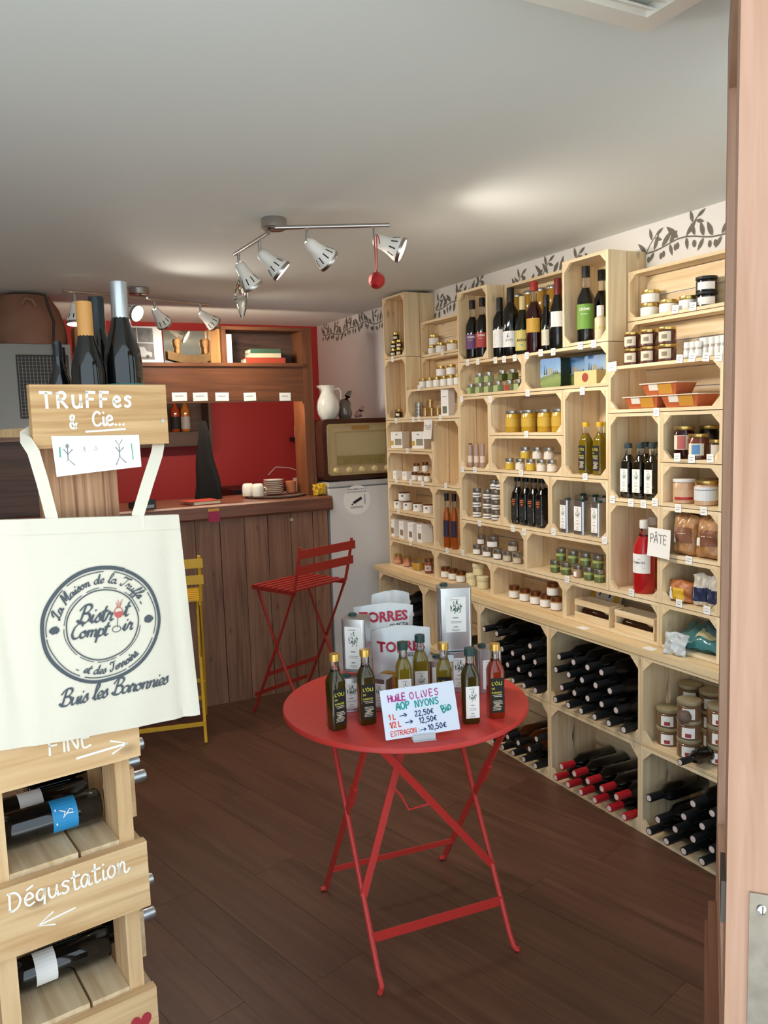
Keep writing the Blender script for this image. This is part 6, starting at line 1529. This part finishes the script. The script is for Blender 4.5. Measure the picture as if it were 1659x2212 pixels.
bars(q, fk, -0.055, 0.055, [-0.045, -0.052], 0.003, 1, 3); q.build('sticker_print', [INKB, INK], fg)
rd = thing('tube_radio', 'old wooden tube radio with gold frame and cream speaker cloth', 'radio', (2.186, 4.505, 1.2655))
RW, RH, RDp = 0.495, 0.385, 0.24
def rrz(w, h, r, n=5):
    return [(p[0], p[1]+h/2) for p in rrect(w, h, r, n)]
MB().prism(rrz(RW, RH-0.012, 0.03), 1, 0, RDp).build('case', wood('radio_veneer', '2E1610', '4A261A', 0.25, obvar=0.0), rd, False, (0, 0, 0.012))
for x in (-0.19, 0.19): MB().box(x-0.02, x+0.02, 0.03, 0.2, 0, 0.012).build('foot', BLK, rd)
GF = mat('radio_gold', 'B8A478', 0.35, 0.6); CLO = mat('speaker_cloth', 'B0A078', 0.9, bump=0.4, bscale=300)
MB().prism(rrz(RW-0.045, RH-0.07, 0.02), 1, -0.006, 0.0).build('front_panel', mat('radio_cream', 'B4A078', 0.5), rd, False, (0.004, 0, 0.04))
fr = MB(); w, h = RW-0.045, RH-0.07
for b in ((-w/2, w/2, 0, 0.012), (-w/2, w/2, h-0.012, h)): fr.box(b[0]+0.015, b[1]-0.015, -0.011, -0.006, b[2], b[3])
for s in (-1, 1): fr.box(s*w/2-(0.012 if s > 0 else 0), s*w/2+(0 if s > 0 else 0.012), -0.011, -0.006, 0.01, h-0.01)
fr.build('gold_frame', GF, rd, False, (0.004, 0, 0.04))
fr = MB(); w2_, h2_ = 0.36, 0.215
for b in ((-w2_/2, w2_/2, 0, 0.006), (-w2_/2, w2_/2, h2_-0.006, h2_)): fr.box(b[0], b[1], -0.010, -0.006, b[2], b[3])
for s in (-1, 1): fr.box(s*w2_/2-(0.006 if s > 0 else 0), s*w2_/2+(0 if s > 0 else 0.006), -0.010, -0.006, 0.006, h2_-0.006)
fr.build('dial_frame', GF, rd, False, (0.004, 0, 0.095))
MB().box(-0.173, 0.173, -0.008, -0.006, 0.07, 0.208).build('speaker_cloth', CLO, rd, False, (0.004, 0, 0.095))
MB().box(-0.165, 0.165, -0.0085, -0.0062, 0.008, 0.062).build('dial_glass', mat('dial', '8A7A4A', 0.2, coat=0.5, var=0.4, vscale=40), rd, False, (0.004, 0, 0.095))
MB().box(-0.06, 0.06, -0.009, -0.006, 0.222, 0.245).build('name_plate', mat('radio_plate', 'A0743A', 0.4), rd, False, (0.004, 0, 0.095))
for k in range(5): MB().lathe([(0.019, 0), (0.019, 0.012), (0.014, 0.016), (0.013, 0.022), (0.008, 0.023)], 20).build('knob', mat('knob_cream', 'D0BC84', 0.35), rd, True, (-0.172+k*0.088, -0.006, 0.07), (math.pi/2, 0, 0))
ZRD = 1.2655+RH+0.0006
jg = thing('jug', 'white ceramic jug with handle standing on the radio', 'jug', (2.035, 4.63, ZRD), 0.0)
MB().lathe([(0.045, 0), (0.066, 0.03), (0.074, 0.07), (0.068, 0.11), (0.048, 0.15), (0.040, 0.165), (0.043, 0.195), (0.050, 0.208), (0.044, 0.206), (0.036, 0.17)], 28).build('body', CUP, jg, True)
MB().tube([(0.043, 0, 0.185), (0.075, 0, 0.190), (0.092, 0, 0.165), (0.088, 0, 0.12), (0.068, 0, 0.10)], 0.0075, 10).build('handle', CUP, jg, True)
MB().prism([(-0.075, 0.205), (-0.038, 0.212), (-0.038, 0.175), (-0.05, 0.185)], 1, -0.012, 0.012).build('spout', CUP, jg)
gv = thing('figurine', 'grey glazed bird-like figurine behind the white jug', 'figurine', (2.165, 4.66, ZRD)); q = MB(); q.tube([(0, 0, 0.0), (0, 0, 0.03), (-0.005, 0, 0.07), (0.008, 0, 0.11), (0.02, 0, 0.14), (0.035, 0, 0.165), (0.05, 0, 0.172)], 0.03, 14, rs=[0.038, 0.046, 0.043, 0.034, 0.020, 0.013, 0.005]); q.build('body', mat('grey_glaze', '6A6258', 0.12, coat=0.6, var=0.4, vscale=25), gv, True)
pk = thing('figurine', 'small pink figurine at the end of the radio', 'figurine', (2.27, 4.67, ZRD)); q = MB(); q.tube([(-0.03, 0, 0.012), (0.0, 0, 0.03), (0.015, 0, 0.05), (0.02, 0, 0.08)], 0.02, 10, rs=[0.010, 0.026, 0.018, 0.006]); q.tube([(0.01, 0.01, 0.04), (0.035, 0.01, 0.075)], 0.008, 8); q.build('body', mat('pink_glaze', 'B48480', 0.4), pk, True)

# ================================================================== left back: dark cabinet, grille box, terracotta pot
cab = thing('dark_cabinet', 'tall dark cabinet at the back left under the metal box', 'cabinet', (0.22, 4.60, 0)); board('side_panel', cab, 0.24, 0.26, 0, 0.5, ZCN, 1.58, BROWN_D)
MB().box(-0.5, 0.239, 0.0, 0.5, ZCN+0.001, 1.58).build('body', BROWN_D, cab); board('top_board', cab, -0.52, 0.27, -0.02, 0.51, 1.581, 1.612, BROWN)
o = MB().box(-0.25, 0.10, -0.02, 0.2, 0, 0.016).build('glass_plate', CLEARG, cab, loc=(0.0, 0, 1.6125))
mx = thing('metal_box', 'grey metal appliance with a mesh grille on the dark cabinet', 'appliance', (0.25, 4.62, 1.6295))
MB().box(-0.48, 0.30, 0.0, 0.40, 0, 0.455).build('housing', GALV, mx)
MB().box(0.03, 0.285, -0.006, -0.0005, 0.07, 0.40).build('grille_frame', hexm('3A3632', 0.6), mx)
for k in range(14): MB().box(0.038+k*0.0175, 0.0405+k*0.0175, -0.009, -0.006, 0.078, 0.392).build('grille_bar', GALV, mx)
for k in range(17): MB().box(0.036, 0.279, -0.0075, -0.0055, 0.085+k*0.0185, 0.0865+k*0.0185).build('grille_wire', GALV, mx)
pot_ = thing('terracotta_pot', 'large terracotta pot standing on the metal box', 'pot', (0.36, 4.80, 1.6295+0.456)); MB().lathe([(0.195, 0), (0.200, 0.04), (0.190, 0.12), (0.165, 0.20), (0.135, 0.245), (0.125, 0.262), (0.115, 0.262), (0.11, 0.25)], 40).build('body', mat('old_terracotta', '8E6650', 0.75, var=0.3, vscale=8), pot_, True)
MB().tube([(-0.03, -0.16, 0.20), (-0.01, -0.185, 0.235), (0.02, -0.18, 0.225), (0.035, -0.175, 0.195)], 0.010, 8).build('lug', mat('old_terracotta'), pot_, True)
q = MB(); q.tube([(0.40, 4.60, 2.34), (0.44, 4.60, 2.335), (0.455, 4.598, 2.27), (0.475, 4.594, 2.20), (0.465, 4.594, 2.09), (0.47, 4.60, 1.95), (0.485, 4.603, 1.82), (0.51, 4.60, 1.70)], 0.007, 8); tag(q.build('power_cable', hexm('3A2E28', 0.6), None, True), 'dark power cable hanging in front of the pot and metal box', 'cable')

# ================================================================== ceiling spot lamps
def spot_head(parent, pos, stem_top, aim, lit, power):
    """head hinged at pos, shade opening along aim"""
    aim = Vector(aim).normalized(); pos = Vector(pos)
    MB().tube([stem_top, pos], 0.006, 8).build('stem', CHROME, parent, True)
    R_ = Vector((0, 0, 1)).rotation_difference(aim).to_euler()
    prof = [(0.010, -0.004), (0.019, 0.002), (0.023, 0.016), (0.024, 0.035), (0.030, 0.058), (0.040, 0.080), (0.043, 0.098), (0.041, 0.104)]
    hd = obj('lamp_head', cached('lhead', lambda: MB().lathe(prof, 28, closed=False).mesh('lamp_head', LAMPW, True)), parent, pos, R_)
    def slots():
        m = MB()
        for k in range(10):
            a = 2*math.pi*k/10
            for z0, z1, r0, r1 in ((0.060, 0.084, 0.0318, 0.0420),):
                c, s = math.cos(a), math.sin(a); w = 0.0022
                m.add([(r0*c-w*s, r0*s+w*c, z0), (r0*c+w*s, r0*s-w*c, z0), (r1*c+w*s, r1*s-w*c, z1), (r1*c-w*s, r1*s+w*c, z1)], [(0, 1, 2, 3)])
        return m.mesh('slots', SLOT)
    obj('slots', cached('lslots', slots), hd)
    obj('ring', cached('lring', lambda: MB().lathe([(0.0435, 0.094), (0.0445, 0.100), (0.0435, 0.106), (0.039, 0.106)], 28, closed=False).mesh('ring', CHROME, True)), hd)
    obj('bulb', cached(('lbulb', lit), lambda: MB().lathe([(0.005, 0.088), (0.037, 0.092), (0.037, 0.100), (0.025, 0.104), (0.004, 0.1055)], 24).mesh('bulb', BULB if lit else mat('bulb_off', 'D8D4CC', 0.3), True)), hd)
    if lit:
        L = bpy.data.lights.new('spot', 'SPOT'); L.energy = power; L.color = (1.0, 0.90, 0.77); L.spot_size = math.radians(146); L.spot_blend = 1.0; L.shadow_soft_size = 0.05
        lo = bpy.data.objects.new('spot_light', L); COL.objects.link(lo); lo.parent = parent; lo.location = pos+aim*0.115
        lo.rotation_euler = Vector((0, 0, -1)).rotation_difference(aim).to_euler()
def aim_px(pos, px, py, dist_scale=1.0):
    """direction from pos towards a point seen at the pixel, about 0.1 m away and a little below"""
    return None
l1 = thing('ceiling_spotlight', 'chrome ceiling spotlight with two angled arms and four white heads', 'lamp', (1.068, 2.853, ZC))
def L1(x, y, z): return Vector((x-1.068, y-2.853, z-ZC))
MB().lathe([(0.040, -0.040), (0.047, -0.034), (0.048, -0.006), (0.044, -0.0003)], 32).build('ceiling_cup', CHROME, l1, True)
zA = 2.295
pA0, pA1 = onz(594, 492, zA), onz(842, 486, zA); pB0, pB1 = onz(580, 503, zA), onz(507, 549, zA)
for a, b in ((pA0, pA1), (pB0, pB1)):
    MB().tube([L1(*a), L1(*b)], 0.0075, 10).build('arm', CHROME, l1, True)
MB().tube([L1(*(pA0*0.98+pA1*0.02)), L1(1.085, 2.84, ZC-0.038)], 0.006, 8).build('joint', CHROME, l1, True)
MB().tube([L1(*(pB0*0.98+pB1*0.02)), L1(1.055, 2.86, ZC-0.038)], 0.006, 8).build('joint', CHROME, l1, True)
for px, py, hx, hy, aim, lit, pw in ((663, 495, 664, 520, (0.80, 0.02, -0.60), True, 0.6), (808, 490, 811, 516, (0.80, -0.50, -0.42), True, 1.0), (561, 520, 563, 541, (0.72, -0.22, -0.66), True, 1.0), (515, 545, 516, 569, (0.52, 0.10, -0.82), True, 0.6)):
    s0 = onz(px, py, zA); s1 = Vector((s0.x, s0.y, zA-0.042))
    spot_head(l1, L1(*s1), L1(*s0), aim, lit, LAMP_W*pw)
l2 = thing('ceiling_spotlight', 'straight ceiling spotlight rail with four white heads above the bar', 'lamp', (0.892, 4.45, ZC))
def L2(x, y, z): return Vector((x-0.892, y-4.45, z-ZC))
MB().lathe([(0.045, -0.040), (0.052, -0.034), (0.053, -0.006), (0.048, -0.0003)], 32).build('ceiling_cup', CHROME, l2, True)
zB = 2.285
q0, q1 = onz(135, 627, zB), onz(452, 658, zB)
MB().tube([L2(*q0), L2(*q1)], 0.006, 8).build('rail', CHROME, l2, True)
MB().tube([L2(*((q0+q1)/2+Vector((0.03, 0, 0)))), L2(0.892, 4.45, ZC-0.038)], 0.006, 8).build('joint', CHROME, l2, True)
for px, py, aim, lit, pw in ((160, 631, (-0.05, -0.15, -0.98), True, 0.7), (262, 640, (0.55, -0.72, -0.40), True, 1.3), (333, 647, (0.55, 0.55, -0.62), True, 0.5), (432, 656, (0.80, 0.30, -0.50), True, 0.6)):
    s0 = onz(px, py, zB); s1 = Vector((s0.x, s0.y, zB-0.05))
    spot_head(l2, L2(*s1), L2(*s0), aim, lit, LAMP_W*pw)
# ornaments hanging from the lamp
s0 = onz(813, 508, 2.255); bx, by = s0.x-0.006, s0.y-0.004
pb = onz(816, 606, 2.0)
od = (Vector((bx, by, 0))).length
zball = ony(816, 606, by).z
ob = thing('bauble', 'red glitter ball ornament hanging on a red ribbon from the lamp', 'ornament', (bx, by, zball))
MB().lathe([(0.001, -0.0285)]+[(0.0285*math.cos(math.radians(a)), 0.0285*math.sin(math.radians(a))) for a in range(-75, 90, 15)]+[(0.001, 0.0285)], 24).build('ball', mat('red_glitter', 'B01E22', 0.25, 0.3, bump=0.5, bscale=260), ob, True)
zt_ = 2.256-zball
q = MB()
for dx in (-0.004, 0.004): q.tube([(dx*0.4, 0, 0.027), (dx, 0, zt_*0.5), (dx*1.2, 0, zt_*0.93), (dx*0.6+0.004, 0.0, zt_)], 0.0018, 6)
q.tube([(0.004, 0, zt_), (0.012, 0, zt_-0.006), (0.014, -0.004, zt_-0.03)], 0.0018, 6)
q.build('ribbon', hexm('B02020', 0.6), ob, True)
g0 = onz(516, 574, 2.245); zg1 = ony(525, 693, g0.y).z; zg0 = ony(520, 590, g0.y).z
ic = thing('icicle_ornament', 'clear twisted glass drop ornament hanging from the lamp', 'ornament', (g0.x+0.004, g0.y, zg1))
hg = zg0-zg1
q = MB(); vs = []; K = 12
profile = [(0.0008, 0), (0.008, 0.10), (0.018, 0.27), (0.026, 0.45), (0.025, 0.58), (0.017, 0.74), (0.008, 0.88), (0.0015, 1.0)]
for r, t_ in profile:
    for i in range(K):
        a = 2*math.pi*i/K+2.2*t_; rr = r*(1+0.12*math.cos(4*a)); vs.append((rr*math.cos(a), rr*math.sin(a), t_*hg))
q.add(vs, [(j*K+i, j*K+(i+1) % K, (j+1)*K+(i+1) % K, (j+1)*K+i) for j in range(len(profile)-1) for i in range(K)]+[tuple(reversed(range(K))), tuple((len(profile)-1)*K+i for i in range(K))]); q.build('glass_drop', CLEARG, ic, True)
MB().tube([(0, 0, hg), (-0.004, 0, 2.246-zg1)], 0.0008, 5).build('thread', hexm('C8C4BC'), ic)

# ================================================================== high bistro chairs at the bar
def bar_chair(label, loc, rz, m):
    t = thing('bar_chair', label, 'chair', loc, rz, 'folding metal bar chairs')
    w, d, zs = 0.205, 0.175, 0.745
    for k in range(7):
        y0 = -d+0.012+k*0.049
        MB().box(-w, w, y0, y0+0.030, zs-0.005, zs+0.005).build('seat_slat', m, t)
    fr = MB()
    for s in (-1, 1): fr.bar((s*(w-0.012), -d, zs-0.014), (s*(w-0.012), d, zs-0.014), 0.006, 0.020)
    fr.build('seat_frame', m, t)
    for s in (-1, 1):
        x = s*(w-0.006)
        MB().tube([(x, -d-0.055, 0.985), (x, -d-0.03, 0.87), (x, -d+0.005, 0.745), (x, 0.0, 0.40), (x, d+0.02, 0.03), (x, d+0.035, 0.008)], 0.0085, 8).build('leg', m, t, True)
        x2 = s*(w-0.022)
        MB().tube([(x2, d-0.03, 0.735), (x2, 0.0, 0.40), (x2, -d-0.03, 0.03), (x2, -d-0.045, 0.008)], 0.0085, 8).build('leg', m, t, True)
    for z0, y in ((0.925, -d-0.052), (0.838, -d-0.032)):
        MB().box(-w-0.012, w+0.012, y-0.012, y-0.004, z0, z0+0.046).build('back_slat', m, t)
    MB().bar((-w, d+0.008, 0.115), (w, d+0.008, 0.115), 0.006, 0.022).build('stretcher', m, t)
    MB().bar((-w+0.02, -d-0.016, 0.10), (w-0.02, -d-0.016, 0.10), 0.006, 0.022).build('stretcher', m, t)
    MB().bar((-w, 0.075, 0.25), (w, 0.075, 0.25), 0.006, 0.022).build('foot_rest', m, t)
    return t
bar_chair('dark red folding metal bar chair standing at the counter', (1.612, 4.165, 0), math.radians(22), DREDM)
bar_chair('yellow folding metal bar chair behind the hanging tote bag', (0.862, 4.235, 0), math.radians(-13), YELM)
